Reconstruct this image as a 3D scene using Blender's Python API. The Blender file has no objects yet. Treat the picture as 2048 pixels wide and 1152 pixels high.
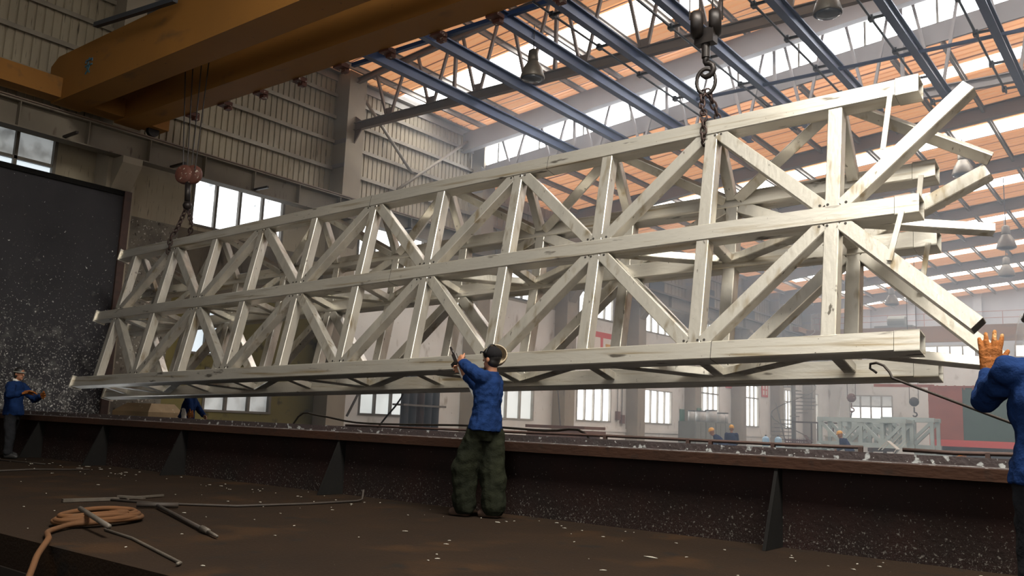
import bpy, bmesh, math, random
from mathutils import Vector, Matrix
random.seed(7)
V = Vector
C = bpy.context.scene.collection
SC = bpy.context.scene

# ------------------------------------------------------------------ camera
yaw, pitch, roll = math.radians(38.019), math.radians(8.9516), math.radians(2.3292)
cam_d = bpy.data.cameras.new('camera')
cam_d.sensor_fit = 'HORIZONTAL'; cam_d.sensor_width = 36.0
cam_d.lens = 1730.98 / 2048 * 36.0
cam_d.clip_start = 0.05; cam_d.clip_end = 400
cam = bpy.data.objects.new('camera', cam_d); C.objects.link(cam)
_f = V((-math.sin(yaw) * math.cos(pitch), math.cos(yaw) * math.cos(pitch), math.sin(pitch)))
_r = V((math.cos(yaw), math.sin(yaw), 0)); _u = _r.cross(_f)
_r2 = _r * math.cos(roll) + _u * math.sin(roll); _u2 = -_r * math.sin(roll) + _u * math.cos(roll)
CAM = V((0, 0, 0.95))
cam.matrix_world = Matrix(((_r2.x, _u2.x, -_f.x, CAM.x), (_r2.y, _u2.y, -_f.y, CAM.y), (_r2.z, _u2.z, -_f.z, CAM.z), (0, 0, 0, 1)))
SC.camera = cam

# ------------------------------------------------------------------ world, lights, exposure
SC.view_settings.view_transform = 'Standard'; SC.view_settings.look = 'None'
SC.view_settings.gamma = 1.0; SC.view_settings.use_curve_mapping = False
SC.view_settings.exposure = 0.0
w = bpy.data.worlds.new('overcast_sky'); SC.world = w; w.use_nodes = True
w.node_tree.nodes['Background'].inputs[0].default_value = (0.93, 0.96, 1.0, 1)
w.node_tree.nodes['Background'].inputs[1].default_value = 3.0
SKY = 12.0          # brightness of the overcast sky seen through the roof lights
WIN = 3.2          # ... and through the dusty wall windows
SC.cycles.use_denoising = True
SC.cycles.max_bounces = 7; SC.cycles.diffuse_bounces = 4; SC.cycles.glossy_bounces = 3
SC.cycles.transmission_bounces = 4; SC.cycles.transparent_max_bounces = 8
SC.cycles.sample_clamp_indirect = 6.0; SC.cycles.caustics_reflective = False; SC.cycles.caustics_refractive = False

def area_light(name, loc, aim, sx, sy, power, col=(1, 1, 1), spread=180):
    d = bpy.data.lights.new(name, 'AREA'); d.shape = 'RECTANGLE'; d.size = sx; d.size_y = sy
    d.energy = power; d.color = col; d.spread = math.radians(spread)
    o = bpy.data.objects.new(name, d); C.objects.link(o); o.location = loc
    o.rotation_euler = (V(aim) - V(loc)).to_track_quat('-Z', 'Y').to_euler()
    return o
# added fill lamp in an invented wall opening behind the camera
area_light('added_back_fill', (1.5, -6.9, 5.2), (-3.0, 9.0, 4.2), 6, 6, 60, (1.0, 0.95, 0.84), 110)

# ------------------------------------------------------------------ helpers
def tag(o, label=None, cat=None, group=None, kind=None):
    if label: o['label'] = label
    if cat: o['category'] = cat
    if group: o['group'] = group
    if kind: o['kind'] = kind
    return o

def thing(name, label, cat, loc=(0, 0, 0), group=None):
    o = bpy.data.objects.new(name, None); C.objects.link(o); o.location = loc
    o.empty_display_size = 0.2
    return tag(o, label, cat, group)

def kid(o, parent):
    o.parent = parent
    m = Matrix.Identity(4); q = parent
    while q is not None:                       # parents are only ever translated
        m = Matrix.Translation(q.location) @ m if q.type == 'EMPTY' else m
        q = q.parent
    o.matrix_parent_inverse = m.inverted()
    return o

class MB:
    """collects shapes in world space; becomes ONE mesh object"""
    def __init__(s): s.v = []; s.f = []
    def add(s, vs, fs):
        n = len(s.v); s.v += [tuple(p) for p in vs]; s.f += [tuple(i + n for i in f) for f in fs]
        return s
    def box(s, x0, x1, y0, y1, z0, z1):
        return s.add([(x0, y0, z0), (x1, y0, z0), (x1, y1, z0), (x0, y1, z0), (x0, y0, z1), (x1, y0, z1), (x1, y1, z1), (x0, y1, z1)],
                     [(0, 3, 2, 1), (4, 5, 6, 7), (0, 1, 5, 4), (1, 2, 6, 5), (2, 3, 7, 6), (3, 0, 4, 7)])
    def sweep(s, prof, p0, p1, up=(0, 0, 1), caps=True):
        """profile [(side, up)] swept from p0 to p1"""
        p0, p1 = V(p0), V(p1); d = (p1 - p0).normalized(); up = V(up)
        up = (up - d * up.dot(d))
        if up.length < 1e-4: up = V((1, 0, 0)) - d * d.x
        up.normalize(); sd = d.cross(up)
        n = len(prof)
        vs = [p0 + sd * a + up * b for a, b in prof] + [p1 + sd * a + up * b for a, b in prof]
        fs = [(i, (i + 1) % n, n + (i + 1) % n, n + i) for i in range(n)]
        if caps: fs += [tuple(range(n))[::-1], tuple(range(n, 2 * n))]
        return s.add(vs, fs)
    def beam(s, p0, p1, wd, h, up=(0, 0, 1), ch=0.0):
        a, b = wd / 2, h / 2
        if ch <= 0: pr = [(-a, -b), (a, -b), (a, b), (-a, b)]
        else:
            c = ch; pr = [(-a + c, -b), (a - c, -b), (a, -b + c), (a, b - c), (a - c, b), (-a + c, b), (-a, b - c), (-a, -b + c)]
        return s.sweep(pr, p0, p1, up)
    def ibeam(s, p0, p1, wd, h, tw, tf, up=(0, 0, 1)):
        a, b, t = wd / 2, h / 2, tw / 2
        pr = [(-a, -b), (a, -b), (a, -b + tf), (t, -b + tf), (t, b - tf), (a, b - tf), (a, b), (-a, b), (-a, b - tf), (-t, b - tf), (-t, -b + tf), (-a, -b + tf)]
        p0, p1 = V(p0), V(p1); d = (p1 - p0).normalized(); up = V(up); up = (up - d * up.dot(d)).normalized(); sd = d.cross(up)
        n = 12
        vs = [p0 + sd * x + up * y for x, y in pr] + [p1 + sd * x + up * y for x, y in pr]
        fs = [(i, (i + 1) % n, n + (i + 1) % n, n + i) for i in range(n)]
        for o, flip in ((0, True), (n, False)):
            for q in ((0, 1, 2, 3, 10, 11), (3, 4, 9, 10), (4, 5, 6, 7, 8, 9)):
                q = tuple(i + o for i in q); fs.append(q[::-1] if flip else q)
        return s.add(vs, fs)
    def tube(s, pts, r, n=8, closed=False):
        pts = [V(p) for p in pts]; m = len(pts)
        rs = r if isinstance(r, (list, tuple)) else [r] * m
        t0 = (pts[1] - pts[0]).normalized()
        ref = V((0, 0, 1)) if abs(t0.z) < 0.9 else V((1, 0, 0))
        nrm = (ref - t0 * ref.dot(t0)).normalized()
        vs = []
        for i, p in enumerate(pts):
            a = pts[(i - 1) % m] if (closed or i > 0) else p
            b = pts[(i + 1) % m] if (closed or i < m - 1) else p
            t = (b - a).normalized()
            nrm = (nrm - t * nrm.dot(t)).normalized(); bn = t.cross(nrm)
            for k in range(n):
                an = 2 * math.pi * k / n
                vs.append(p + (nrm * math.cos(an) + bn * math.sin(an)) * rs[i])
        fs = []
        for i in range(m if closed else m - 1):
            j = (i + 1) % m
            for k in range(n):
                k2 = (k + 1) % n
                fs.append((i * n + k, i * n + k2, j * n + k2, j * n + k))
        if not closed:
            fs += [tuple(range(n))[::-1], tuple(range((m - 1) * n, m * n))]
        return s.add(vs, fs)
    def cyl(s, p0, p1, r0, r1=None, n=16):
        return s.tube([p0, p1], [r0, r0 if r1 is None else r1], n)
    def lathe(s, c, prof, n=20, axis=(0, 0, 1)):
        """profile [(radius, height)] about an axis through c"""
        c = V(c); ax = V(axis).normalized()
        e1 = ax.orthogonal().normalized(); e2 = ax.cross(e1); m = len(prof); vs = []
        for r, h in prof:
            for k in range(n):
                an = 2 * math.pi * k / n
                vs.append(c + ax * h + (e1 * math.cos(an) + e2 * math.sin(an)) * max(r, 1e-4))
        fs = [(i * n + k, i * n + (k + 1) % n, (i + 1) * n + (k + 1) % n, (i + 1) * n + k) for i in range(m - 1) for k in range(n)]
        fs += [tuple(range(n))[::-1], tuple(range((m - 1) * n, m * n))]
        return s.add(vs, fs)
    def prism(s, poly, off):
        """polygon (3D points) extruded by the vector off"""
        n = len(poly); poly = [V(p) for p in poly]; off = V(off)
        vs = poly + [p + off for p in poly]
        return s.add(vs, [tuple(range(n))[::-1], tuple(range(n, 2 * n))] + [(i, (i + 1) % n, n + (i + 1) % n, n + i) for i in range(n)])
    def ell(s, c, rx, ry, rz, rot=None, n=14, m=9):
        c = V(c); vs = []; fs = []
        for i in range(1, m):
            th = math.pi * i / m
            for k in range(n):
                ph = 2 * math.pi * k / n
                p = V((rx * math.sin(th) * math.cos(ph), ry * math.sin(th) * math.sin(ph), rz * math.cos(th)))
                if rot is not None: p = rot @ p
                vs.append(c + p)
        for i in range(m - 2):
            for k in range(n): fs.append((i * n + k, (i + 1) * n + k, (i + 1) * n + (k + 1) % n, i * n + (k + 1) % n))
        t = V((0, 0, rz)); b = V((0, 0, -rz))
        if rot is not None: t = rot @ t; b = rot @ b
        vs += [c + t, c + b]; a = len(vs) - 2
        for k in range(n):
            fs.append((a, k, (k + 1) % n)); q = (m - 2) * n
            fs.append((a + 1, q + (k + 1) % n, q + k))
        return s.add(vs, fs)
    def cap(s, p0, r0, p1, r1, n=12):
        """tapered capsule"""
        p0, p1 = V(p0), V(p1); d = (p1 - p0); L = max(d.length, 1e-5); d = d / L
        pts = []; rs = []
        for a in (80, 55, 25): pts.append(p0 - d * r0 * math.sin(math.radians(a))); rs.append(r0 * math.cos(math.radians(a)))
        pts += [p0, p1]; rs += [r0, r1]
        for a in (25, 55, 80): pts.append(p1 + d * r1 * math.sin(math.radians(a))); rs.append(r1 * math.cos(math.radians(a)))
        return s.tube(pts, rs, n)
    def loft(s, rings):
        """rings [(centre, x-axis vec, y-axis vec)] ellipses"""
        n = 16; vs = []
        for c, ax, ay in rings:
            for k in range(n):
                an = 2 * math.pi * k / n
                vs.append(V(c) + V(ax) * math.cos(an) + V(ay) * math.sin(an))
        m = len(rings)
        fs = [(i * n + k, i * n + (k + 1) % n, (i + 1) * n + (k + 1) % n, (i + 1) * n + k) for i in range(m - 1) for k in range(n)]
        fs += [tuple(range(n))[::-1], tuple(range((m - 1) * n, m * n))]
        return s.add(vs, fs)
    def mesh(s, name, smooth=False):
        me = bpy.data.meshes.new(name); me.from_pydata(s.v, [], s.f); me.validate(); 
        bm = bmesh.new(); bm.from_mesh(me); bmesh.ops.recalc_face_normals(bm, faces=bm.faces); bm.to_mesh(me); bm.free()
        if smooth:
            for p in me.polygons: p.use_smooth = True
        return me

def obj(name, mb, m, parent=None, smooth=False, label=None):
    o = bpy.data.objects.new(name, mb.mesh(name, smooth)); C.objects.link(o)
    if m: o.data.materials.append(m)
    if parent is not None: kid(o, parent)
    if label: o['label'] = label
    return o

def struct(name, mb, m, parent=None, label=None, cat=None, smooth=False):
    o = obj(name, mb, m, parent, smooth)
    if parent is None: tag(o, label, cat, None, 'structure')
    elif label: o['label'] = label
    return o

def copy_tree(o, parent=None):
    c = o.copy(); C.objects.link(c)
    if parent is not None: c.parent = parent
    for ch in list(o.children): copy_tree(ch, c)
    return c

def remesh(o, vox, smooth=4, wrinkle=0.0, wscale=0.1):
    """weld overlapping lofts into one continuous skin"""
    m = o.modifiers.new('r', 'REMESH'); m.mode = 'VOXEL'; m.voxel_size = vox; m.use_smooth_shade = True
    if smooth:
        m2 = o.modifiers.new('s', 'SMOOTH'); m2.iterations = smooth; m2.factor = 0.5
    if wrinkle:
        t = bpy.data.textures.new('folds', 'CLOUDS'); t.noise_scale = wscale; t.noise_depth = 1
        m3 = o.modifiers.new('d', 'DISPLACE'); m3.texture = t; m3.strength = wrinkle; m3.mid_level = 0.5; m3.texture_coords = 'LOCAL'
    dg = bpy.context.evaluated_depsgraph_get()
    me = bpy.data.meshes.new_from_object(o.evaluated_get(dg))
    mats = list(o.data.materials); o.modifiers.clear(); o.data = me
    if not me.materials:
        for k in mats: me.materials.append(k)
    for p in me.polygons: p.use_smooth = True
    return o

ORD = ['first', 'second', 'third', 'fourth', 'fifth', 'sixth', 'seventh', 'eighth', 'ninth', 'tenth', 'eleventh', 'twelfth', 'thirteenth', 'fourteenth']
# ------------------------------------------------------------------ materials
def lin(c):
    return tuple((x / 12.92 if x <= 0.04045 else ((x + 0.055) / 1.055) ** 2.4) for x in c)
def rgb(r, g, b): return lin((r / 255, g / 255, b / 255)) + (1,)

def pm(name, c1, c2=None, scale=3.0, rough=0.6, metal=0.0, specks=(), bump=0.0, bscale=20, stretch=(1, 1, 1), contrast=0.25, rough2=None, detail=4, spec=0.5):
    """procedural material: two-tone noise, optional specks [(colour, scale, threshold, softness, stretch)], bump"""
    m = bpy.data.materials.new(name); m.use_nodes = True; nt = m.node_tree; N = nt.nodes; Lk = nt.links
    b = N['Principled BSDF']; b.inputs['Roughness'].default_value = rough; b.inputs['Metallic'].default_value = metal; b.inputs['Specular IOR Level'].default_value = spec
    tc = N.new('ShaderNodeTexCoord'); mp = N.new('ShaderNodeMapping'); Lk.new(tc.outputs['Object'], mp.inputs[0]); mp.inputs['Scale'].default_value = stretch
    out = None
    if c2:
        no = N.new('ShaderNodeTexNoise'); no.inputs['Scale'].default_value = scale; no.inputs['Detail'].default_value = detail; Lk.new(mp.outputs[0], no.inputs['Vector'])
        mr = N.new('ShaderNodeMapRange'); mr.inputs[1].default_value = 0.5 - contrast; mr.inputs[2].default_value = 0.5 + contrast; Lk.new(no.outputs['Fac'], mr.inputs[0])
        mx = N.new('ShaderNodeMix'); mx.data_type = 'RGBA'; mx.inputs[6].default_value = c1; mx.inputs[7].default_value = c2; Lk.new(mr.outputs[0], mx.inputs[0])
        out = mx.outputs[2]
        if rough2 is not None:
            m2 = N.new('ShaderNodeMapRange'); m2.inputs[3].default_value = rough; m2.inputs[4].default_value = rough2; Lk.new(mr.outputs[0], m2.inputs[0]); Lk.new(m2.outputs[0], b.inputs['Roughness'])
    for sp in specks:
        col, sc, th, so = sp[:4]; st = sp[4] if len(sp) > 4 else (1, 1, 1); kz = sp[5] if len(sp) > 5 else 0
        mp2 = N.new('ShaderNodeMapping'); Lk.new(tc.outputs['Object'], mp2.inputs[0]); mp2.inputs['Scale'].default_value = st
        n2 = N.new('ShaderNodeTexNoise'); n2.inputs['Scale'].default_value = sc; n2.inputs['Detail'].default_value = 3; Lk.new(mp2.outputs[0], n2.inputs['Vector'])
        r2 = N.new('ShaderNodeMapRange'); r2.inputs[1].default_value = th; r2.inputs[2].default_value = th + so; Lk.new(n2.outputs['Fac'], r2.inputs[0])
        if kz:      # splashes thin out upwards
            sz = N.new('ShaderNodeSeparateXYZ'); Lk.new(tc.outputs['Object'], sz.inputs[0])
            ma = N.new('ShaderNodeMath'); ma.operation = 'MULTIPLY_ADD'; ma.inputs[1].default_value = -kz; Lk.new(sz.outputs[2], ma.inputs[0]); Lk.new(n2.outputs['Fac'], ma.inputs[2]); Lk.new(ma.outputs[0], r2.inputs[0])
        mx = N.new('ShaderNodeMix'); mx.data_type = 'RGBA'; Lk.new(r2.outputs[0], mx.inputs[0])
        if out: Lk.new(out, mx.inputs[6])
        else: mx.inputs[6].default_value = c1
        mx.inputs[7].default_value = col; out = mx.outputs[2]
    if out: Lk.new(out, b.inputs['Base Color'])
    else: b.inputs['Base Color'].default_value = c1
    if bump:
        n3 = N.new('ShaderNodeTexNoise'); n3.inputs['Scale'].default_value = bscale; n3.inputs['Detail'].default_value = 3; Lk.new(mp.outputs[0], n3.inputs['Vector'])
        bp = N.new('ShaderNodeBump'); bp.inputs['Strength'].default_value = bump; bp.inputs['Distance'].default_value = 0.02
        Lk.new(n3.outputs['Fac'], bp.inputs['Height']); Lk.new(bp.outputs[0], b.inputs['Normal'])
    return m

def glow(name, col, s, dirt=None):
    """pane of frosted glass lit by the sky behind it; also the added key panel"""
    m = bpy.data.materials.new(name); m.use_nodes = True; nt = m.node_tree; N = nt.nodes
    b = N['Principled BSDF']; b.inputs['Base Color'].default_value = (0.6, 0.62, 0.62, 1); b.inputs['Roughness'].default_value = 0.3
    b.inputs['Emission Color'].default_value = col; b.inputs['Emission Strength'].default_value = s
    if dirt:
        tc = N.new('ShaderNodeTexCoord'); no = N.new('ShaderNodeTexNoise'); no.inputs['Scale'].default_value = dirt[1]; no.inputs['Detail'].default_value = 6
        nt.links.new(tc.outputs['Object'], no.inputs['Vector'])
        mr = N.new('ShaderNodeMapRange'); mr.inputs[1].default_value = dirt[2]; mr.inputs[2].default_value = dirt[2] + 0.2; mr.inputs[3].default_value = s; mr.inputs[4].default_value = s * dirt[0]
        nt.links.new(no.outputs['Fac'], mr.inputs[0]); nt.links.new(mr.outputs[0], b.inputs['Emission Strength'])
    return m

zinc_w = rgb(225, 222, 212)
M = {}
M['galv'] = pm('galvanised_zinc', rgb(226, 221, 210), rgb(190, 186, 178), 2.2, 0.34, 0.74, [(rgb(168, 152, 124), 5, 0.56, 0.16, (0.12, 1, 3)), (rgb(112, 106, 98), 9, 0.66, 0.08, (0.25, 1, 1)), (rgb(74, 68, 60), 34, 0.72, 0.04)], 0.14, 22, (0.3, 1, 1), 0.2, 0.5)
M['galv2'] = pm('galvanised_zinc_brace', rgb(226, 221, 210), rgb(184, 180, 172), 3.0, 0.34, 0.74, [(rgb(160, 146, 122), 6, 0.58, 0.14, (1, 1, 0.3)), (rgb(112, 106, 98), 14, 0.68, 0.06, (1, 1, 0.4)), (rgb(74, 68, 60), 40, 0.735, 0.04)], 0.14, 22, (1, 1, 0.4), 0.2, 0.5)
M['galv_dark'] = pm('open_tube_end', rgb(60, 56, 52), rgb(40, 38, 36), 8, 0.6, 0.3)
M['galv_old'] = pm('weathered_galvanised_steel', rgb(186, 200, 200), rgb(160, 176, 178), 2, 0.5, 0.2)
speck_w = (rgb(190, 190, 182), 34, 0.66, 0.03)
M['rust'] = pm('dark_rusted_plate', rgb(26, 22, 21), rgb(37, 24, 22), 1.6, 0.85, 0.0, [(rgb(84, 80, 76), 46, 0.60, 0.06, (1, 1, 1), 0.16), (rgb(94, 90, 86), 120, 0.60, 0.08, (1, 1, 1), 0.20)], 0.3, 30, spec=0.08)
M['rust_rim'] = pm('rusty_brown_rim', rgb(56, 36, 26), rgb(42, 29, 23), 2.5, 0.8, 0.0, [(rgb(40, 30, 25), 7, 0.58, 0.12)], 0.3, 30, (0.4, 1, 1), spec=0.12)
M['rust_top'] = pm('zinc_splashed_rim_top', rgb(62, 50, 50), rgb(48, 42, 42), 3, 0.7, 0.15, [(rgb(150, 152, 152), 11, 0.60, 0.04), (rgb(178, 178, 176), 30, 0.66, 0.04)], 0.4, 25)
M['pipe_rust'] = pm('rusty_pipe', rgb(72, 50, 44), rgb(52, 40, 36), 6, 0.7, 0.2)
M['stiff'] = pm('blackened_steel', rgb(22, 21, 20), rgb(17, 16, 16), 3, 0.9, 0.0, [(rgb(80, 78, 74), 90, 0.72, 0.04)], spec=0.1)
M['floor'] = pm('rust_dusted_floor', rgb(34, 24, 16), rgb(26, 19, 14), 0.9, 0.95, 0.0, [(rgb(41, 28, 17), 1.4, 0.56, 0.14), (rgb(24, 20, 17), 3.2, 0.6, 0.12), (rgb(110, 104, 94), 60, 0.72, 0.03)], 0.4, 40, spec=0.08)
M['pit'] = pm('dark_oily_steel', rgb(26, 23, 21), rgb(36, 31, 27), 2, 0.6, 0.2, spec=0.12)
M['floor_far'] = pm('dusty_concrete_floor', rgb(150, 148, 142), rgb(120, 118, 112), 0.5, 0.8, 0)
M['splash'] = pm('zinc_splashed_screen', rgb(56, 55, 58), rgb(46, 45, 48), 1.0, 0.8, 0.0, [(rgb(92, 91, 90), 4, 0.44, 0.25, (1, 1, 1), 0.05), (rgb(140, 139, 137), 26, 0.53, 0.05, (1, 1, 1), 0.035), (rgb(172, 171, 168), 12, 0.645, 0.025, (1, 1, 1), 0.014)], 0.3, 30, spec=0.1)
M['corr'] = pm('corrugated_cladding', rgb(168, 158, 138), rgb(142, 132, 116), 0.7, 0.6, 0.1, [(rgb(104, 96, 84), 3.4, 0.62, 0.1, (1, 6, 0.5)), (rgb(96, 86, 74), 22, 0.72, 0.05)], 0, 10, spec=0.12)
M['girt'] = pm('grey_steel_rail', rgb(150, 142, 128), rgb(126, 118, 106), 2, 0.6, 0.2)
M['column'] = pm('dusty_grey_column', rgb(156, 146, 130), rgb(136, 126, 112), 1.2, 0.7, 0.0, [(rgb(110, 98, 86), 5, 0.66, 0.1, (1, 1, 0.2))], spec=0.12)
M['runway'] = pm('dusty_runway_steel', rgb(128, 120, 108), rgb(102, 95, 86), 0.8, 0.7, 0.1, [(rgb(90, 80, 72), 6, 0.64, 0.1, (1, 1, 0.3))], spec=0.12)
M['plaster'] = pm('stained_white_plaster', rgb(232, 230, 226), rgb(212, 209, 203), 0.8, 0.85, 0, [(rgb(170, 162, 150), 2.2, 0.62, 0.14, (1, 1, 0.5)), (rgb(140, 132, 120), 9, 0.7, 0.08)], spec=0.12)
M['dun'] = pm('brown_grey_stained_wall', rgb(112, 104, 92), rgb(88, 82, 74), 1.4, 0.85, 0, [(rgb(66, 60, 54), 4, 0.6, 0.12, (1, 1, 0.4))], spec=0.12)
M['olive'] = pm('olive_yellow_plaster', rgb(112, 102, 66), rgb(94, 88, 58), 0.9, 0.85, 0, [(rgb(72, 68, 52), 3, 0.60, 0.12)], spec=0.12)
M['mottle'] = pm('splashed_grey_concrete', rgb(128, 122, 112), rgb(96, 92, 86), 3, 0.85, 0, [(rgb(196, 192, 184), 16, 0.63, 0.05), (rgb(70, 66, 62), 7, 0.6, 0.1)], spec=0.12)
M['blue'] = pm('blue_grey_monorail_paint', rgb(40, 60, 100), rgb(33, 50, 84), 1.5, 0.42, 0.2, [(rgb(96, 104, 116), 26, 0.74, 0.05)])
M['cable'] = pm('black_cable', rgb(38, 40, 46), None, rough=0.5)
M['roof_old'] = pm('dull_roof_sheet', rgb(120, 104, 92), rgb(104, 92, 84), 1, 0.7)
M['purlin'] = pm('grey_purlin', rgb(158, 152, 146), rgb(140, 134, 128), 2, 0.6, 0.2)
M['rafter'] = pm('grey_rafter_paint', rgb(138, 132, 130), rgb(122, 117, 116), 0.8, 0.65, 0.1)
M['truss_roof'] = pm('brown_grey_truss_paint', rgb(124, 104, 90), rgb(104, 90, 80), 1.2, 0.65, 0.1)
M['crane'] = pm('faded_crane_yellow', rgb(152, 105, 50), rgb(132, 92, 46), 0.5, 0.65, 0.0, [(rgb(104, 80, 54), 2.0, 0.60, 0.16, (0.4, 1, 1)), (rgb(84, 66, 48), 9, 0.7, 0.08)], spec=0.2)
M['hook_red'] = pm('rusty_red_block', rgb(104, 58, 46), rgb(78, 50, 42), 9, 0.65, 0.1, [(rgb(180, 172, 160), 11, 0.62, 0.03)])
M['black'] = pm('greasy_black_steel', rgb(34, 31, 32), rgb(50, 44, 42), 8, 0.45, 0.5)
M['chain'] = pm('rusty_chain', rgb(70, 52, 48), rgb(48, 40, 40), 14, 0.5, 0.6)
M['rope'] = pm('steel_wire_rope', rgb(50, 44, 42), None, rough=0.6, metal=0.3)
M['char'] = pm('blue_green_stencil_paint', rgb(60, 112, 116), rgb(70, 90, 124), 3, 0.7)
M['frame'] = pm('window_frame_steel', rgb(112, 106, 98), rgb(90, 86, 80), 3, 0.6, 0.2)
M['frame_w'] = pm('pale_window_frame', rgb(176, 172, 164), rgb(150, 146, 138), 3, 0.6, 0.1)
M['denim'] = pm('blue_work_cotton', rgb(24, 44, 84), rgb(18, 34, 66), 6, 0.95, 0, (), 0.3, 60, spec=0.05)
M['trouser'] = pm('dark_olive_trousers', rgb(31, 33, 24), rgb(24, 26, 20), 5, 0.95, 0, (), 0.3, 60, spec=0.05)
M['trouser2'] = pm('black_work_trousers', rgb(30, 31, 34), rgb(24, 24, 27), 5, 0.95, 0, (), 0.3, 60, spec=0.12)
M['skin'] = pm('tanned_skin', rgb(150, 104, 78), rgb(136, 92, 70), 8, 0.55)
M['hair'] = pm('black_hair', rgb(20, 18, 18), rgb(30, 27, 26), 60, 0.5)
M['hair2'] = pm('black_cotton', rgb(24, 23, 25), rgb(30, 29, 30), 40, 0.95, spec=0.05)
M['glove'] = pm('ochre_leather_glove', rgb(146, 88, 42), rgb(116, 70, 36), 9, 0.85, 0, [(rgb(176, 140, 96), 14, 0.62, 0.1)], 0.4, 70, spec=0.15)
M['boot'] = pm('brown_dusty_boot', rgb(74, 52, 40), rgb(58, 44, 36), 9, 0.8)
M['helmet_d'] = pm('grimy_cream_helmet', rgb(176, 160, 134), rgb(120, 104, 84), 12, 0.5)
M['helmet_y'] = pm('yellow_hard_hat', rgb(226, 168, 66), rgb(206, 150, 58), 6, 0.4)
M['helmet_o'] = pm('orange_hard_hat', rgb(232, 150, 48), None, rough=0.4)
M['white_cloth'] = pm('off_white_cloth', rgb(206, 204, 198), rgb(186, 184, 178), 8, 0.9)
M['rubber'] = pm('black_rubber', rgb(26, 25, 26), None, rough=0.6)
M['hose'] = pm('dusty_orange_hose', rgb(84, 55, 32), rgb(66, 46, 31), 4, 0.85, 0, [(rgb(74, 56, 42), 9, 0.62, 0.1)], spec=0.15)
M['rod'] = pm('rusty_steel_rod', rgb(48, 39, 33), rgb(36, 31, 28), 9, 0.7, 0.3)
M['rod_l'] = pm('zinc_coated_bar', rgb(82, 75, 67), rgb(62, 56, 50), 9, 0.65, 0.3)
M['wood'] = pm('pale_splashed_timber', rgb(176, 152, 116), rgb(150, 128, 98), 2, 0.8, 0, [(rgb(220, 214, 200), 16, 0.68, 0.05)], stretch=(0.5, 2, 2))
M['pallet'] = pm('red_brown_boards', rgb(120, 82, 66), rgb(96, 68, 56), 3, 0.8)
M['cab'] = pm('grey_steel_cabinet', rgb(122, 124, 116), rgb(106, 108, 102), 2, 0.55, 0.1)
M['flake'] = pm('dull_zinc_flake', rgb(150, 146, 136), None, rough=0.7)
M['can'] = pm('pale_paint_can', rgb(206, 206, 204), rgb(170, 172, 172), 6, 0.45, 0.2)
M['can_lid'] = pm('dark_can_rim', rgb(60, 60, 64), None, rough=0.5)
M['bottle'] = pm('blue_water_bottle', rgb(130, 172, 206), rgb(156, 190, 214), 4, 0.2)
M['crate'] = pm('maroon_plastic_crate', rgb(92, 52, 54), rgb(76, 44, 48), 4, 0.6)
M['board'] = pm('green_notice_board', rgb(66, 118, 92), rgb(58, 104, 82), 3, 0.6)
M['red'] = pm('red_sign_paint', rgb(204, 74, 70), None, rough=0.6)
M['paper'] = pm('white_lettering', rgb(226, 216, 206), None, rough=0.7)
M['truck_r'] = pm('red_brown_truck_panel', rgb(158, 84, 66), rgb(140, 74, 60), 1.6, 0.6)
M['truck_g'] = pm('dark_green_tarpaulin', rgb(58, 88, 78), rgb(48, 76, 68), 2, 0.7)
M['dark'] = pm('dark_panel', rgb(62, 66, 74), rgb(52, 56, 62), 2, 0.6)
M['bluewall'] = pm('pale_blue_grey_cladding', rgb(186, 190, 196), rgb(170, 174, 182), 0.8, 0.65)
M['lamp'] = pm('grey_lamp_housing', rgb(120, 112, 100), rgb(92, 86, 80), 5, 0.45, 0.4)
M['lampglass'] = pm('dark_lamp_glass', rgb(60, 64, 72), None, rough=0.15)
M['sky_pane'] = glow('rooflight_sheet', (1.0, 0.99, 0.97, 1), SKY)
M['key_panel'] = glow('added_key_panel', (1.0, 0.95, 0.84, 1), 60.0)  # added unseen glowing panel, the key light on the lattice
M['clere_pane'] = glow('clerestory_glass', (0.93, 0.96, 1.0, 1), SKY)
M['win_pane'] = glow('sunlit_window_glass', (0.97, 0.99, 1.0, 1), WIN)
M['win_dusty'] = glow('dusty_window_glass', (0.93, 0.97, 1.0, 1), 2.2, (0.35, 2.6, 0.5))
M['win_grey'] = glow('grimy_window_glass', (0.74, 0.78, 0.78, 1), 0.34, (0.45, 3, 0.45))
M['win_frost'] = glow('frosted_green_glass', (0.84, 0.90, 0.88, 1), 0.75, (0.75, 1.2, 0.5))
M['win_strip'] = glow('clear_lower_pane', (0.80, 0.92, 1.0, 1), 0.8)

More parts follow.
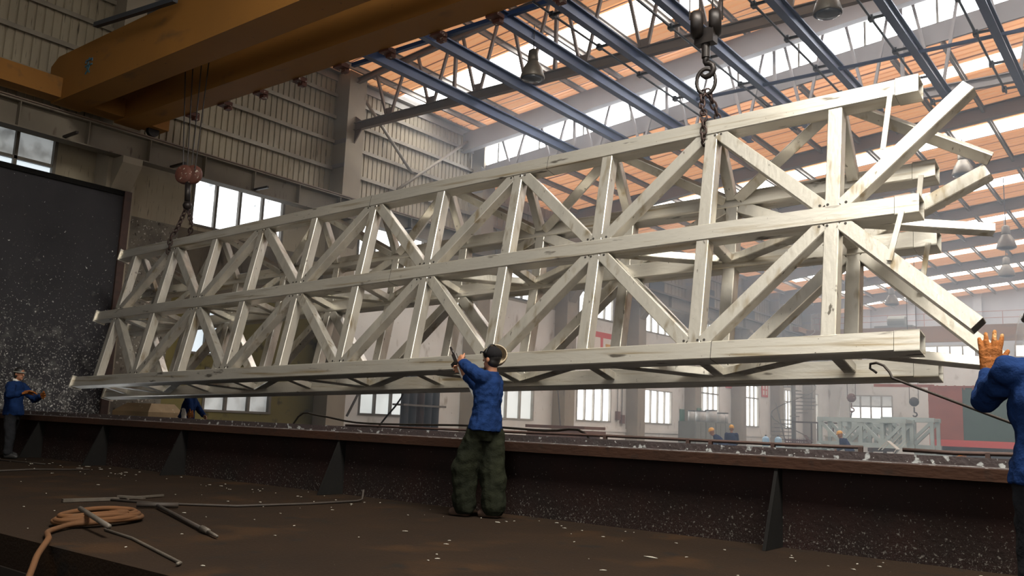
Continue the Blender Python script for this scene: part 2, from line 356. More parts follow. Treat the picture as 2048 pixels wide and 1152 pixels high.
def roof_mat():
    m = bpy.data.materials.new('orange_roof_sheet'); m.use_nodes = True; nt = m.node_tree; N = nt.nodes; Lk = nt.links
    b = N['Principled BSDF']; b.inputs['Roughness'].default_value = 0.55
    tc = N.new('ShaderNodeTexCoord'); sp = N.new('ShaderNodeSeparateXYZ'); Lk.new(tc.outputs['Object'], sp.inputs[0])
    md = N.new('ShaderNodeMath'); md.operation = 'FRACT'; mu = N.new('ShaderNodeMath'); mu.operation = 'MULTIPLY'; mu.inputs[1].default_value = 1 / 0.9
    Lk.new(sp.outputs[1], mu.inputs[0]); Lk.new(mu.outputs[0], md.inputs[0])
    lt = N.new('ShaderNodeMath'); lt.operation = 'LESS_THAN'; lt.inputs[1].default_value = 0.07; Lk.new(md.outputs[0], lt.inputs[0])
    no = N.new('ShaderNodeTexNoise'); no.inputs['Scale'].default_value = 0.6; no.inputs['Detail'].default_value = 5; Lk.new(tc.outputs['Object'], no.inputs['Vector'])
    mx = N.new('ShaderNodeMix'); mx.data_type = 'RGBA'; mx.inputs[6].default_value = rgb(226, 166, 112); mx.inputs[7].default_value = rgb(210, 146, 102); Lk.new(no.outputs['Fac'], mx.inputs[0])
    m2 = N.new('ShaderNodeMix'); m2.data_type = 'RGBA'; Lk.new(lt.outputs[0], m2.inputs[0]); Lk.new(mx.outputs[2], m2.inputs[6]); m2.inputs[7].default_value = rgb(120, 78, 60)
    Lk.new(m2.outputs[2], b.inputs['Base Color'])
    tr = N.new('ShaderNodeBsdfTranslucent'); Lk.new(m2.outputs[2], tr.inputs[0])
    ms = N.new('ShaderNodeMixShader'); ms.inputs[0].default_value = 0.3
    Lk.new(b.outputs[0], ms.inputs[1]); Lk.new(tr.outputs[0], ms.inputs[2]); Lk.new(ms.outputs[0], N['Material Output'].inputs[0])
    return m
M['roof'] = roof_mat()
# ------------------------------------------------------------------ setting
XW = -21.15                 # cladding plane of the left wall
XC = -20.5                  # inner flange of its columns
ZF = -0.40                  # floor of the hall beyond the tank
def zn(x): return 11.97 + 0.1 * (x + 21) if x < 1 else 11.97 + 2.2 - 0.1 * (x - 1)     # underside of the near roof
def zf(x): return 10.10 + 0.1 * (x + 21) if x < 1 else 10.10 + 2.2 - 0.1 * (x - 1)     # underside of the far roof
YS = 24.35                  # step between the two roofs
YE = 66.0                   # end wall
XR = 12.0
COLS = [-2.5, 3.7, 10.0, 17.4, 24.2, 30.1, 36.2, 42.3, 48.3, 54.4, 60.4]

# floors
m = MB(); m.box(-20.5, 12, 2.95, 7.56, -0.22, 0); struct('floor', m, M['floor'], None, 'rust-brown steel platform floor in front of the tank', 'floor')
m = MB(); m.box(-21.3, 12, 10.9, YE + 0.2, -0.6, ZF); struct('floor', m, M['floor_far'], None, 'pale concrete floor of the bright hall beyond the tank', 'floor')
m = MB(); m.box(-21.3, 12, -7, 2.95, -1.0, -0.8); struct('floor', m, M['pit'], None, 'dark lower floor below the platform edge', 'floor')
m = MB()
m.box(-20.5, 12, 2.93, 2.97, -0.8, -0.22); m.box(-20.5, 12, 2.80, 2.93, -0.34, -0.31); m.box(-20.5, 12, 2.66, 2.93, -0.52, -0.48); m.box(-20.5, 12, 2.5, 2.93, -0.70, -0.66)
struct('trim_1', m, M['pit'], None, 'dark ribbed steel edge under the platform', 'platform edge')

# corrugated cladding of the left wall
def corr(mb, x, y0, y1, z0, z1, pitch=0.2, gap=0.05, dep=0.035):
    y = y0; pts = []
    while y < y1:
        e = min(y + pitch - gap, y1)
        pts += [(x, y), (x, e)]
        if e < y1: pts += [(x - dep, e + 0.012), (x - dep, min(e + gap - 0.012, y1))]
        y += pitch
    n = len(pts); vs = [(a, b, z0) for a, b in pts] + [(a, b, z1) for a, b in pts]
    mb.add(vs, [(i, i + 1, n + i + 1, n + i) for i in range(n - 1)])
def wallpanel(mb, y0, y1, z0, z1, holes, x0=XW - 0.22, x1=XW):
    """solid wall between y0..y1, z0..z1 with rectangular openings (ya,yb,za,zb)"""
    ys = sorted({y0, y1} | {h[0] for h in holes} | {h[1] for h in holes}); zs = sorted({z0, z1} | {h[2] for h in holes} | {h[3] for h in holes})
    for a, b in zip(ys, ys[1:]):
        for c, d in zip(zs, zs[1:]):
            cy, cz = (a + b) / 2, (c + d) / 2
            if any(h[0] < cy < h[1] and h[2] < cz < h[3] for h in holes): continue
            mb.box(x0, x1, a, b, c, d)

# window table: (y0, y1, z0, z1, panes, transom z, glass, frame, label)
WINS = [
 (4.4, 7.15, 6.43, 7.24, 3, None, 'win_grey', 'frame', None),
 (7.25, 9.06, 6.43, 7.26, 2, 6.62, 'win_grey', 'frame', 'grimy grey window under the runway beam at the left edge, bright along its sill'),
 (12.70, 15.78, 6.02, 7.27, 4, None, 'win_dusty', 'frame', 'four bright panes under the runway beam beside the red hook block'),
 (18.75, 21.9, 6.02, 7.27, 4, None, 'win_pane', 'frame', 'bright high window seen through the left half of the lattice'),
 (25.2, 28.6, 6.02, 7.1, 4, None, 'win_pane', 'frame', 'high window behind the middle of the lattice'),
 (31.9, 34.9, 5.95, 7.0, 4, None, 'win_pane', 'frame_w', 'bright high window above the red banner'),
 (37.9, 40.9, 5.85, 7.0, 4, None, 'win_pane', 'frame_w', 'bright high window one bay right of the red banner'),
 (43.9, 46.7, 5.85, 7.0, 4, None, 'win_pane', 'frame_w', 'high window behind the lattice diagonal, two bays right of the red banner'),
 (13.6, 15.85, 1.02, 2.1, 3, None, 'win_grey', 'frame', 'low window with broken panes in the olive wall'),
 (12.9, 14.2, 2.55, 3.9, 2, None, 'win_strip', 'frame', 'small blue-lit opening in the wall behind the left lattice panels'),
 (19.25, 22.2, 1.12, 2.7, 4, None, 'win_frost', 'frame', 'frosted greenish four-pane window left of the pointing worker'),
 (25.2, 28.8, 1.2, 2.8, 4, None, 'win_frost', 'frame_w', 'frosted window just right of the pointing worker'),
 (31.95, 34.85, 1.28, 2.9, 4, None, 'win_pane', 'frame_w', 'bright window with four tall panes nearest the pointing worker'),
 (37.95, 40.9, 1.32, 2.9, 4, None, 'win_pane', 'frame_w', 'bright tall-paned window left of the green notice board'),
 (43.9, 46.65, 1.4, 3.9, 4, 3.1, 'win_pane', 'frame_w', 'tall bright window behind the paint cans'),
 (49.9, 52.5, 1.45, 3.9, 4, 3.14, 'win_pane', 'frame_w', 'tall bright window between the paint cans and the spiral stair'),
 (55.95, 58.2, 1.47, 3.93, 4, 3.2, 'win_pane', 'frame_w', 'tall bright window behind the spiral stair'),
 (61.9, 63.6, 1.5, 3.95, 4, 3.24, 'win_pane', 'frame_w', 'narrow bright window right of the spiral stair, last on the long wall'),
]
def holes(y0, y1, z0, z1): return [h[:4] for h in WINS if h[0] >= y0 - 1e-3 and h[1] <= y1 + 1e-3 and h[2] >= z0 and h[3] <= z1]
wl = MB()
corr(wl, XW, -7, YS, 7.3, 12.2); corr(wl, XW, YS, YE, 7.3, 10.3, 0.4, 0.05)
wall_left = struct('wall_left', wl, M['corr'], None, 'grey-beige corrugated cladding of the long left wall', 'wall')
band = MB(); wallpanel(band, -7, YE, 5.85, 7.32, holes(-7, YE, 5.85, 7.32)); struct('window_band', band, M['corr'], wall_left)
lo = MB(); wallpanel(lo, -7, 12.4, ZF - 0.2, 5.85, [])
struct('splashed_lower_wall', lo, M['mottle'], wall_left)
lo = MB(); wallpanel(lo, 12.4, 17.6, ZF - 0.2, 4.2, holes(12.4, 17.6, 0, 4.2)); struct('olive_lower_wall', lo, M['olive'], wall_left)
lo = MB(); wallpanel(lo, 12.4, 17.6, 4.2, 5.85, []); struct('brown_upper_wall', lo, M['dun'], wall_left)
lo = MB(); wallpanel(lo, 17.6, YE, ZF - 0.2, 5.85, holes(17.6, YE, 0, 5.85)); struct('plastered_lower_wall', lo, M['plaster'], wall_left)
for z in (8.78, 9.67, 10.48, 11.21):
    g = MB(); g.beam((XW + 0.06, -7, z), (XW + 0.06, YS, z), 0.1, 0.09); g.box(XW + 0.1, XW + 0.115, -7, YS, z - 0.07, z + 0.045)
    struct('girt', g, M['girt'], wall_left)
for z in (8.6, 9.6):
    g = MB(); g.beam((XW + 0.06, YS, z), (XW + 0.06, YE, z), 0.1, 0.12); struct('girt', g, M['girt'], wall_left)
g = MB(); g.beam((XW + 0.12, -7, 12.02), (XW + 0.12, YS, 12.02), 0.2, 0.16); g.box(XW + 0.02, XW + 0.05, -7, YS, 11.7, 12.1); struct('eave_beam', g, M['purlin'], wall_left)
g = MB(); g.box(XW, XW + 0.05, 30.6, YE, 0.8, 0.95); struct('wall_ledge', g, M['plaster'], wall_left)
for y0, y1, z0, z1 in ((38.3, 39.8, 7.7, 8.6), (44.5, 45.9, 7.9, 9.0), (50.4, 51.8, 7.8, 9.0), (56.4, 57.8, 7.8, 9.0)):
    g = MB(); g.box(XW, XW + 0.06, y0, y1, z0, z1); struct('dark_shutter', g, M['dark'], wall_left)

def window(i, y0, y1, z0, z1, n, tr, glass, frame, label, x=XW):
    f = MB(); t = 0.075
    f.box(x - 0.2, x + 0.03, y0, y1, z0 - 0.06, z0); f.box(x - 0.2, x + 0.03, y0, y1, z1, z1 + 0.05)
    f.box(x - 0.16, x + 0.02, y0, y0 + t, z0, z1); f.box(x - 0.16, x + 0.02, y1 - t, y1, z0, z1)
    for k in range(1, n):
        yy = y0 + (y1 - y0) * k / n; f.box(x - 0.14, x + 0.0, yy - t / 2, yy + t / 2, z0, z1)
    if tr: f.box(x - 0.14, x + 0.0, y0, y1, tr - t / 2, tr + t / 2)
    o = struct('window_%d' % i, f, M[frame], None, label, 'window')
    cuts = [z0, z1] if not tr else [z0, tr, z1]
    for k in range(n):
        a = y0 + (y1 - y0) * k / n; b = y0 + (y1 - y0) * (k + 1) / n
        for c, d in zip(cuts, cuts[1:]):
            g = glass
            if glass == 'win_grey' and tr: g = 'win_strip' if c == z0 else 'win_grey'
            p = MB(); p.box(x - 0.12, x - 0.10, a, b, c, d); struct('pane', p, M[g], o)
for i, wd in enumerate(WINS): window(i + 1, *wd[:8], wd[8] or 'grimy window under the runway beam outside the left edge')

# end wall
m = MB(); m.box(-21.4, -10.6, YE, YE + 0.25, ZF - 0.2, 1.78); m.box(-21.4, -19.62, YE, YE + 0.25, 1.78, 4.05); m.box(-16.68, -10.6, YE, YE + 0.25, 1.78, 4.05)
m.box(-21.4, 12, YE, YE + 0.25, 4.05, 6.75); m.box(-10.6, 12, YE, YE + 0.25, ZF - 0.2, 4.05)
wall_end = struct('wall_end', m, M['plaster'], None, 'pale end wall of the far hall behind the truck', 'wall')
m = MB(); m.box(-21.4, -14.4, YE, YE + 0.25, 6.75, 7.55); m.box(-11.2, -8.85, YE, YE + 0.25, 6.75, 7.55); m.box(-5.6, 12, YE, YE + 0.25, 6.75, 7.55)
ycut = [(-21.4, 10.1), (1, 12.3), (12, 11.2)]
m.prism([(-21.4, YE, 7.55), (12, YE, 7.55), (12, YE, 11.2), (1, YE, 12.3), (-21.4, YE, 10.1)], (0, 0.25, 0))
up = struct('upper_cladding', m, M['bluewall'], wall_end)
for k in range(60):
    x = -20.6 + 0.4 * k
    if x > 2: break
for x in (-18.2, -15.1, -10.9, -7.4, -4.0):
    m = MB(); m.box(x - 0.25, x + 0.25, YE - 0.4, YE, 7.6, zf(x) - 0.05); struct('wall_post', m, M['bluewall'], wall_end)
def end_window(i, x0, x1, z0, z1, n, tr, label, y=YE):
    f = MB(); t = 0.1
    f.box(x0, x1, y - 0.04, y + 0.2, z0 - 0.06, z0 + 0.03); f.box(x0, x1, y - 0.04, y + 0.2, z1 - 0.04, z1 + 0.05)
    for k in range(n + 1):
        xx = x0 + (x1 - x0) * k / n; f.box(xx - t / 2, xx + t / 2, y - 0.02, y + 0.18, z0, z1)
    if tr: f.box(x0, x1, y - 0.02, y + 0.18, tr - t / 2, tr + t / 2)
    o = struct('window_%d' % i, f, M['frame_w'], None, label, 'window')
    cuts = [z0, z1] if not tr else [z0, tr, z1]
    for k in range(n):
        a = x0 + (x1 - x0) * k / n; b = x0 + (x1 - x0) * (k + 1) / n
        for c, d in zip(cuts, cuts[1:]):
            p = MB(); p.box(a, b, y + 0.08, y + 0.1, c, d); struct('pane', p, M['win_grey' if (tr and c == tr) else 'win_pane'], o)
end_window(19, -19.62, -16.68, 1.78, 4.05, 4, 3.27, 'large window in the end wall with grey upper panes and bright lower panes')
end_window(20, -14.4, -11.2, 6.75, 7.55, 4, None, 'bright high window in the end wall left of the raised glove')
end_window(21, -8.85, -5.6, 6.75, 7.55, 4, None, 'bright high window in the end wall right of the raised glove')

# back wall behind the camera
m = MB(); m.box(-21.4, -1.6, -7.3, -7.1, -1, 12.5); m.box(4.6, 12, -7.3, -7.1, -1, 12.5); m.box(-1.6, 4.6, -7.3, -7.1, 8.3, 12.5)
struct('wall_back', m, M['corr'], None, 'grey cladding of the wall behind the photographer, with an opening added for the fill lamp', 'wall')
m = MB(); m.box(12, 12.2, -7.3, YE + 0.2, -1, 13)
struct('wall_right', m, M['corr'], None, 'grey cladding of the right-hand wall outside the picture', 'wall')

# ---- columns of the left wall
for i, y in enumerate(COLS):
    top = zn(XW) if y < YS else zf(XW)
    c = MB(); c.box(XC - 0.02, XC, y, y + 0.72, ZF, top); c.box(XW + 0.02, XC - 0.02, y, y + 0.03, ZF, top); c.box(XW + 0.02, XC - 0.02, y + 0.69, y + 0.72, ZF, top)
    lab = {2: 'dark column at the right end of the splashed screen', 3: 'tall pale column at the left end of the roof truss', 4: 'grey column where the clerestory begins'}.get(i)
    if i >= 5: lab = 'dusty wall column, %s beyond the clerestory along the long wall' % ORD[i - 5]
    if i < 2: lab = 'wall column left of the picture, %s from the back wall' % ORD[i]
    o = obj('steel_column', c, M['column']); tag(o, lab, 'column', 'columns along the left wall')
    if y > 0:
        for z in (8.75, 9.55):
            if z < top: b = MB(); b.box(XW + 0.05, XC + 0.012, y - 0.012, y + 0.0, z, z + 0.14); obj('stiffener_band', b, M['rafter'], o)
    b = MB(); b.prism([(XC, y + 0.1, 7.015), (XC + 0.5, y + 0.1, 7.015), (XC + 0.5, y + 0.1, 6.85), (XC, y + 0.1, 6.2)], (0, 0.5, 0)); obj('crane_bracket', b, M['column'], o)

# ---- crane runway on the left wall
XB = XC + 0.25
rw = thing('crane_runway_beam', 'long dusty I-beam carrying the crane rail along the left wall', 'beam', (XB, 10, 7.02))
b = MB(); b.ibeam((XB, -7, 7.33), (XB, YE - 0.2, 7.33), 0.36, 0.62, 0.02, 0.03); obj('beam', b, M['runway'], rw)
b = MB(); b.ibeam((XB, -7, 7.69), (XB, YE - 0.2, 7.69), 0.10, 0.10, 0.03, 0.03); obj('rail', b, M['truss_roof'], rw)
y = 4.6; k = 0
while y < YE - 1:
    if y < 30 or k % 2 == 0:
        b = MB(); b.box(XB + 0.012, XB + 0.17, y, y + 0.025, 7.05, 7.61); obj('web_stiffener', b, M['runway'], rw)
    y += 1.55; k += 1
for y in (8.7, 11.4, 13.9, 16.5, 19.5, 22.5):
    b = MB(); b.box(XB + 0.1, XB + 0.75, y, y + 0.06, 7.06, 7.12); obj('cable_hanger', b, M['black'], rw)

# ---- near roof: sheets with roof-light strips between
def roof_sheet(mb, x0, x1, y0, y1, zfn, pitch=0.3, dep=0.03):
    y = y0; pr = []
    while y < y1 - 1e-6:
        for a, h in ((0, 0), (0.2, 0), (0.225, dep), (0.275, dep)):
            if y + a < y1: pr.append((y + a, h))
        y += pitch
    pr.append((y1, 0)); n = len(pr); xs = [x0] + ([1.0] if x0 < 1 < x1 else []) + [x1]; vs = []
    for x in xs: vs += [(x, a, zfn(x) + h) for a, h in pr]
    mb.add(vs, [(j * n + i, j * n + i + 1, (j + 1) * n + i + 1, (j + 1) * n + i) for j in range(len(xs) - 1) for i in range(n - 1)])
NS = [(19.95, 21.55)]
r = MB(); roof_sheet(r, XW - 0.2, XR, -7.0, 1.6, zn); roof_sheet(r, XW - 0.2, -4.0, 1.6, 4.8, zn); roof_sheet(r, 9.0, XR, 1.6, 4.8, zn); roof_sheet(r, XW - 0.2, XR, 4.8, 16.8, zn)
ceil_o = struct('ceiling', r, M['roof_old'], None, 'dull roof sheets above the yellow crane', 'roof')
g = MB(); g.add([(-4, 1.6, zn(-4) + 0.02), (1, 1.6, zn(1) + 0.02), (1, 4.8, zn(1) + 0.02), (-4, 4.8, zn(-4) + 0.02)], [(0, 1, 2, 3)]); g.add([(1, 1.6, zn(1) + 0.02), (9, 1.6, zn(9) + 0.02), (9, 4.8, zn(9) + 0.02), (1, 4.8, zn(1) + 0.02)], [(0, 1, 2, 3)]); struct('rooflight', g, M['key_panel'], ceil_o)  # added light panel out of view, set in a gap left in the sheets
r = MB(); y = 16.8
for a, b_ in NS + [(YS, YS)]:
    if a > y: roof_sheet(r, XW - 0.2, XR, y, a, zn)
    y = b_
ceil_n = struct('ceiling', r, M['roof'], None, 'orange corrugated roof over the near bays', 'roof')
for i, (a, b_) in enumerate(NS):
    g = MB(); x0, x1 = XW + 0.5, 1.0
    g.add([(x0, a, zn(x0) + 0.02), (x1, a, zn(x1) + 0.02), (x1, b_, zn(x1) + 0.02), (x0, b_, zn(x0) + 0.02)], [(0, 1, 2, 3)])
    g.add([(x0, a, zn(x0) + 0.05), (x1, a, zn(x1) + 0.05), (x1, b_, zn(x1) + 0.05), (x0, b_, zn(x0) + 0.05)], [(3, 2, 1, 0)])
    struct('rooflight', g, M['sky_pane'], ceil_n)
x = XW + 0.9
while x < XR:
    b = MB(); z = zn(x) - 0.11
    b.box(x - 0.012, x + 0.012, -7, YS, z - 0.09, z + 0.1); b.box(x - 0.012, x + 0.07, -7, YS, z + 0.08, z + 0.1); b.box(x - 0.012, x + 0.07, -7, YS, z - 0.09, z - 0.07)
    struct('purlin', b, M['purlin'], ceil_n); x += 1.48
for yy in (19.0, 22.4):
    for x0 in [XW + 0.9 + 1.48 * 2 * k for k in range(7)]:
        b = MB(); b.tube([(x0, yy, zn(x0) - 0.15), (x0 + 2.96, yy + 0.25, zn(x0 + 2.96) - 0.15)], 0.012, 5); struct('sag_rod', b, M['purlin'], ceil_n)

# ---- clerestory at the step
cl = MB()
xs = [XW, 1.0, XR]
def slab(mb, fz0, fz1, y0, y1):
    for a, b_ in zip(xs, xs[1:]):
        p = [(a, y0, fz0(a)), (b_, y0, fz0(b_)), (b_, y0, fz1(b_)), (a, y0, fz1(a))]
        mb.prism(p, (0, y1 - y0, 0))
slab(cl, lambda x: zn(x) - 0.50, lambda x: zn(x) + 0.02, 24.25, 24.33)
slab(cl, lambda x: zn(x) - 0.54, lambda x: zn(x) - 0.50, 24.13, 24.4)
slab(cl, lambda x: zf(x) - 0.1, lambda x: zf(x) + 0.47, 24.3, 24.38)
fas = struct('trim_2', cl, M['rafter'], None, 'grey fascia beams framing the bright clerestory between the two roofs', 'beam')
gl = MB(); slab(gl, lambda x: zf(x) + 0.47, lambda x: zn(x) - 0.54, 24.36, 24.38)
w22 = struct('window_22', gl, M['clere_pane'], None, 'long glaring clerestory strip between the near and far orange roofs', 'window')
for k in range(16):
    x = -19.9 + 1.9 * k
    if x > 10: break
    b = MB(); b.box(x - 0.03, x + 0.03, 24.28, 24.35, zf(x) + 0.46, zn(x) - 0.5); struct('glazing_bar', b, M['frame_w'], w22)
b = MB(); slab(b, lambda x: zn(x) - 0.70, lambda x: zn(x) - 0.60, 24.2, 24.32); struct('glazing_rail', b, M['frame_w'], w22)

# ---- far roof
FY = [30.3, 36.4, 42.5, 48.6, 54.6, 60.3]
r = MB(); y = YS
SKF = [(26.4, 27.2), (32.0, 33.3), (38.9, 40.1), (45.1, 46.2), (51.2, 52.3), (57.3, 58.4), (63.2, 64.2)]
for a, b_ in SKF + [(YE, YE)]:
    if a > y: roof_sheet(r, XW - 0.2, XR, y, a, zf, 0.3)
    y = b_
ceil_f = struct('ceiling', r, M['roof'], None, 'lower orange roof over the far hall beyond the clerestory', 'roof')
for i, (a, b_) in enumerate(SKF):
    g = MB(); x0, x1 = (XW + 2.5 if i else -7.4), 1.0
    g.add([(x0, a, zf(x0) + 0.02), (x1, a, zf(x1) + 0.02), (x1, b_, zf(x1) + 0.02), (x0, b_, zf(x0) + 0.02)], [(0, 1, 2, 3)])
    g.add([(x0, a, zf(x0) + 0.05), (x1, a, zf(x1) + 0.05), (x1, b_, zf(x1) + 0.05), (x0, b_, zf(x0) + 0.05)], [(3, 2, 1, 0)])
    struct('rooflight', g, M['sky_pane'], ceil_f)
g = MB(); roof_sheet(g, XW - 0.2, -7.4, SKF[0][0], SKF[0][1], zf); roof_sheet(g, 1.0, XR, SKF[0][0], SKF[0][1], zf); struct('roof_sheet', g, M['roof'], ceil_f)
g = MB()
for a, b_ in SKF[1:]: roof_sheet(g, XW - 0.2, XW + 2.5, a, b_, zf); roof_sheet(g, 1.0, XR, a, b_, zf)
struct('roof_sheet', g, M['roof'], ceil_f)
x = XW + 0.9
while x < 1:
    b = MB(); z = zf(x) - 0.11
    b.box(x - 0.012, x + 0.012, YS, YE, z - 0.09, z + 0.1); b.box(x - 0.012, x + 0.08, YS, YE, z + 0.08, z + 0.1); b.box(x - 0.012, x + 0.08, YS, YE, z - 0.09, z - 0.07)
    struct('purlin', b, M['purlin'], ceil_f); x += 1.3
for i, y in enumerate(FY):
    b = MB(); dz0 = 0.75; dz1 = 0.55
    for (xa, da), (xb, db) in (((XW + 0.1, 0.75), (-15, 0.44)), ((-15, 0.44), (1, 0.44)), ((1, 0.44), (XR, 0.44))):
        za, zb = zf(xa) - 0.02, zf(xb) - 0.02
        b.prism([(xa, y, za - da), (xb, y, zb - db), (xb, y, zb), (xa, y, za)], (0, 0.02, 0))
        b.prism([(xa, y - 0.12, za - da), (xb, y - 0.12, zb - db), (xb, y - 0.12, zb - db - 0.02), (xa, y - 0.12, za - da - 0.02)], (0, 0.26, 0))
        b.prism([(xa, y - 0.12, za), (xb, y - 0.12, zb), (xb, y - 0.12, zb + 0.02), (xa, y - 0.12, za + 0.02)], (0, 0.26, 0))
    o = obj('roof_rafter', b, M['rafter']); tag(o, 'deep grey roof rafter under the far orange roof, %s beyond the clerestory' % ORD[i], 'rafter', 'rafters of the far hall')

b = MB()
for xa, xb in ((XW + 0.1, 1.0), (1.0, XR)):
    b.prism([(xa, 23.55, zn(xa) - 0.95), (xb, 23.55, zn(xb) - 0.95), (xb, 23.55, zn(xb) - 0.21), (xa, 23.55, zn(xa) - 0.21)], (0, 0.02, 0))
    b.prism([(xa, 23.43, zn(xa) - 0.97), (xb, 23.43, zn(xb) - 0.97), (xb, 23.43, zn(xb) - 0.95), (xa, 23.43, zn(xa) - 0.95)], (0, 0.26, 0))
o = obj('roof_rafter', b, M['rafter']); tag(o, 'deep grey roof rafter just before the glaring clerestory', 'rafter')
# ---- lattice roof trusses of the near bays
def roof_truss(y, label, x1=XR, mt='truss_roof'):
    t = thing('roof_truss', label, 'roof truss', (-10, y, 10.0), 'lattice trusses under the near roof')
    b = MB(); b.ibeam((XC, y, 10.15), (x1, y, 10.15), 0.16, 0.26, 0.02, 0.025); obj('bottom_chord', b, M[mt], t)
    b = MB(); b.ibeam((XC - 0.3, y, zn(XC) - 0.34), (1, y, zn(1) - 0.34), 0.14, 0.18, 0.02, 0.02); b.ibeam((1, y, zn(1) - 0.34), (x1, y, zn(x1) - 0.34), 0.14, 0.18, 0.02, 0.02); obj('top_chord', b, M[mt], t)
    k = 0; x = -19.0
    while x < x1 - 1:
        for dx in (-0.9, 0.9):
            b = MB(); xx = x + dx * 0.72
            b.beam((x + dx * 0.1, y, 10.24), (xx, y, zn(xx) - 0.40), 0.075, 0.075); obj('web_brace', b, M[mt], t)
        b = MB(); b.box(x - 0.16, x + 0.16, y - 0.012, y + 0.012, 10.2, 10.5); obj('gusset_plate', b, M[mt], t)
        if k % 2:
            b = MB(); b.beam((x + 0.9, y, 10.26), (x + 0.9, y, zn(x + 0.9) - 0.40), 0.09, 0.09, (0, 1, 0)); obj('web_post', b, M[mt], t)
        x += 1.79; k += 1
    b = MB(); b.prism([(XC, y - 0.02, 9.6), (XC, y - 0.02, 10.5), (XC + 0.3, y - 0.02, 10.3), (XC + 0.3, y - 0.02, 10.0)], (0, 0.04, 0)); obj('end_bracket', b, M[mt], t)
roof_truss(17.75, 'brown lattice roof truss nearer the yellow crane, ending at the tall pale column')
roof_truss(24.05, 'lattice roof truss standing against the bright clerestory', XR, 'rafter')

# ---- wall bracing
for i, (a, b_) in enumerate((((18.3, 11.4), (20.75, 9.45)), ((20.1, 8.7), (23.95, 11.7)))):
    b = MB(); b.cyl((XC - 0.35, a[0], a[1]), (XC - 0.35, b_[0], b_[1]), 0.055, n=10)
    o = obj('wall_brace', b, M['girt'], None, True); tag(o, ('thin pipe brace sloping down to the right on the corrugated bay', 'thicker pipe brace rising to the clerestory column')[i], 'brace')

# ---- splashed screen at the end of the tank
b = MB(); b.box(XC + 0.04, XC + 0.09, 3.0, 10.55, ZF, 6.12)
scr = obj('splash_screen', b, M['splash']); tag(scr, 'tall dark steel screen spattered with zinc at the left end of the tank', 'screen')
b = MB(); b.box(XC + 0.03, XC + 0.14, 3.0, 10.6, 6.12, 6.24); obj('top_rail', b, M['stiff'], scr)
b = MB(); b.box(XC + 0.02, XC + 0.16, 10.42, 10.6, ZF, 6.24); obj('edge_post', b, M['pipe_rust'], scr)
# ------------------------------------------------------------------ hanging galvanised lattice
TO = V((-2.911, 9.266, 3.332)); TE, TR = 0.0257, -0.2218
Td = V((math.cos(TE), 0, math.sin(TE))); _lat = V((0, 0, 1)).cross(Td).normalized(); _up = Td.cross(_lat)
TL = _lat * math.cos(TR) + _up * math.sin(TR); TU = -_lat * math.sin(TR) + _up * math.cos(TR)
TP = 1.505; CH, CW = 0.21, 0.217; MW = 0.158
FL = {1: (0, 1.441), 0: (0, 0), -1: (0, -1.478)}
RL = {1: (0.723, 0.779), 0: (0.761, -0.044), -1: (0.756, -1.516)}
def T(s, l, u): return TO + Td * s + TL * l + TU * u
tr = thing('lattice_girder', 'long bright galvanised box lattice girder slung from chains above the tank', 'steel girder', T(-7, 0.4, -1.6))
SL = {1: -TP * 10.42, 0: -TP * 10.54, -1: -TP * 10.6}
SE = 0.882
for side, tab in (('front', FL), ('rear', RL)):
    for lv, (l, u) in tab.items():
        c = l + CW / 2
        b = MB(); b.beam(T(SL[lv], c, u), T(SE - 0.24, c, u), CW, CH, TU, 0.012); obj('chord', b, M['galv'], tr)
        # open end sleeve on the right
        b = MB(); t = 0.012; W, H = CW + 0.006, CH + 0.008
        for (a0, a1, b0, b1) in ((-W / 2, W / 2, H / 2 - t, H / 2), (-W / 2, W / 2, -H / 2, -H / 2 + t), (-W / 2, -W / 2 + t, -H / 2, H / 2), (W / 2 - t, W / 2, -H / 2, H / 2)):
            b.sweep([(a0, b0), (a1, b0), (a1, b1), (a0, b1)], T(SE - 0.235, c, u), T(SE, c, u), TU)
        obj('end_sleeve', b, M['galv'], tr)
        b = MB(); b.beam(T(SE - 0.06, c, u), T(SE - 0.05, c, u), CW - 0.02, CH - 0.02, TU); obj('end_diaphragm', b, M['galv_dark'], tr)
        b = MB(); b.beam(T(SL[lv] - 0.02, c, u), T(SL[lv] + 0.02, c, u), CW + 0.06, CH + 0.05, TU, 0.004); obj('end_plate', b, M['galv2'], tr)
IN = 0.012
def memb(name, a, b_, w_=MW, h_=MW, up=None, mat='galv2', trim=(0, 0)):
    a, b_ = V(a), V(b_); d = (b_ - a).normalized()
    m = MB(); m.beam(a + d * trim[0], b_ - d * trim[1], w_, h_, up if up is not None else TL, 0.008); return obj(name, m, M[mat], tr)
def dark_end(a, e, up, w_, h_):
    d = (e - a).normalized(); m = MB(); m.beam(e + d * 0.0005, e + d * 0.004, w_ - 0.02, h_ - 0.02, up); obj('open_end', m, M['galv_dark'], tr)
def face(tab, fu, fl_, posts=range(0, 11)):
    lc = {k: tab[k][0] + IN + MW / 2 for k in tab}
    for k in posts:
        s = -TP * k
        for hi, lo in ((1, 0), (0, -1)):
            memb('post', T(s, lc[lo], tab[lo][1] + CH / 2 - 0.004), T(s, lc[hi], tab[hi][1] - CH / 2 + 0.004))
    for k in range(0, 11, 2):
        for lv in (1, -1):
            for dk in (-1, 1):
                if k + dk > 10: continue
                a = T(-TP * k - 0.10 * dk, lc[0], tab[0][1] + lv * CH / 2); e = T(-TP * (k + dk) + 0.10 * dk, lc[lv], tab[lv][1] - lv * CH / 2)
                if k + dk < 0:
                    d = e - a; e = a + d * (fu if lv == 1 else fl_); dark_end(a, e, TL, MW, MW)
                memb('diagonal', a, e)
face(FL, 0.965, 0.975); face(RL, 0.99, 1.07)
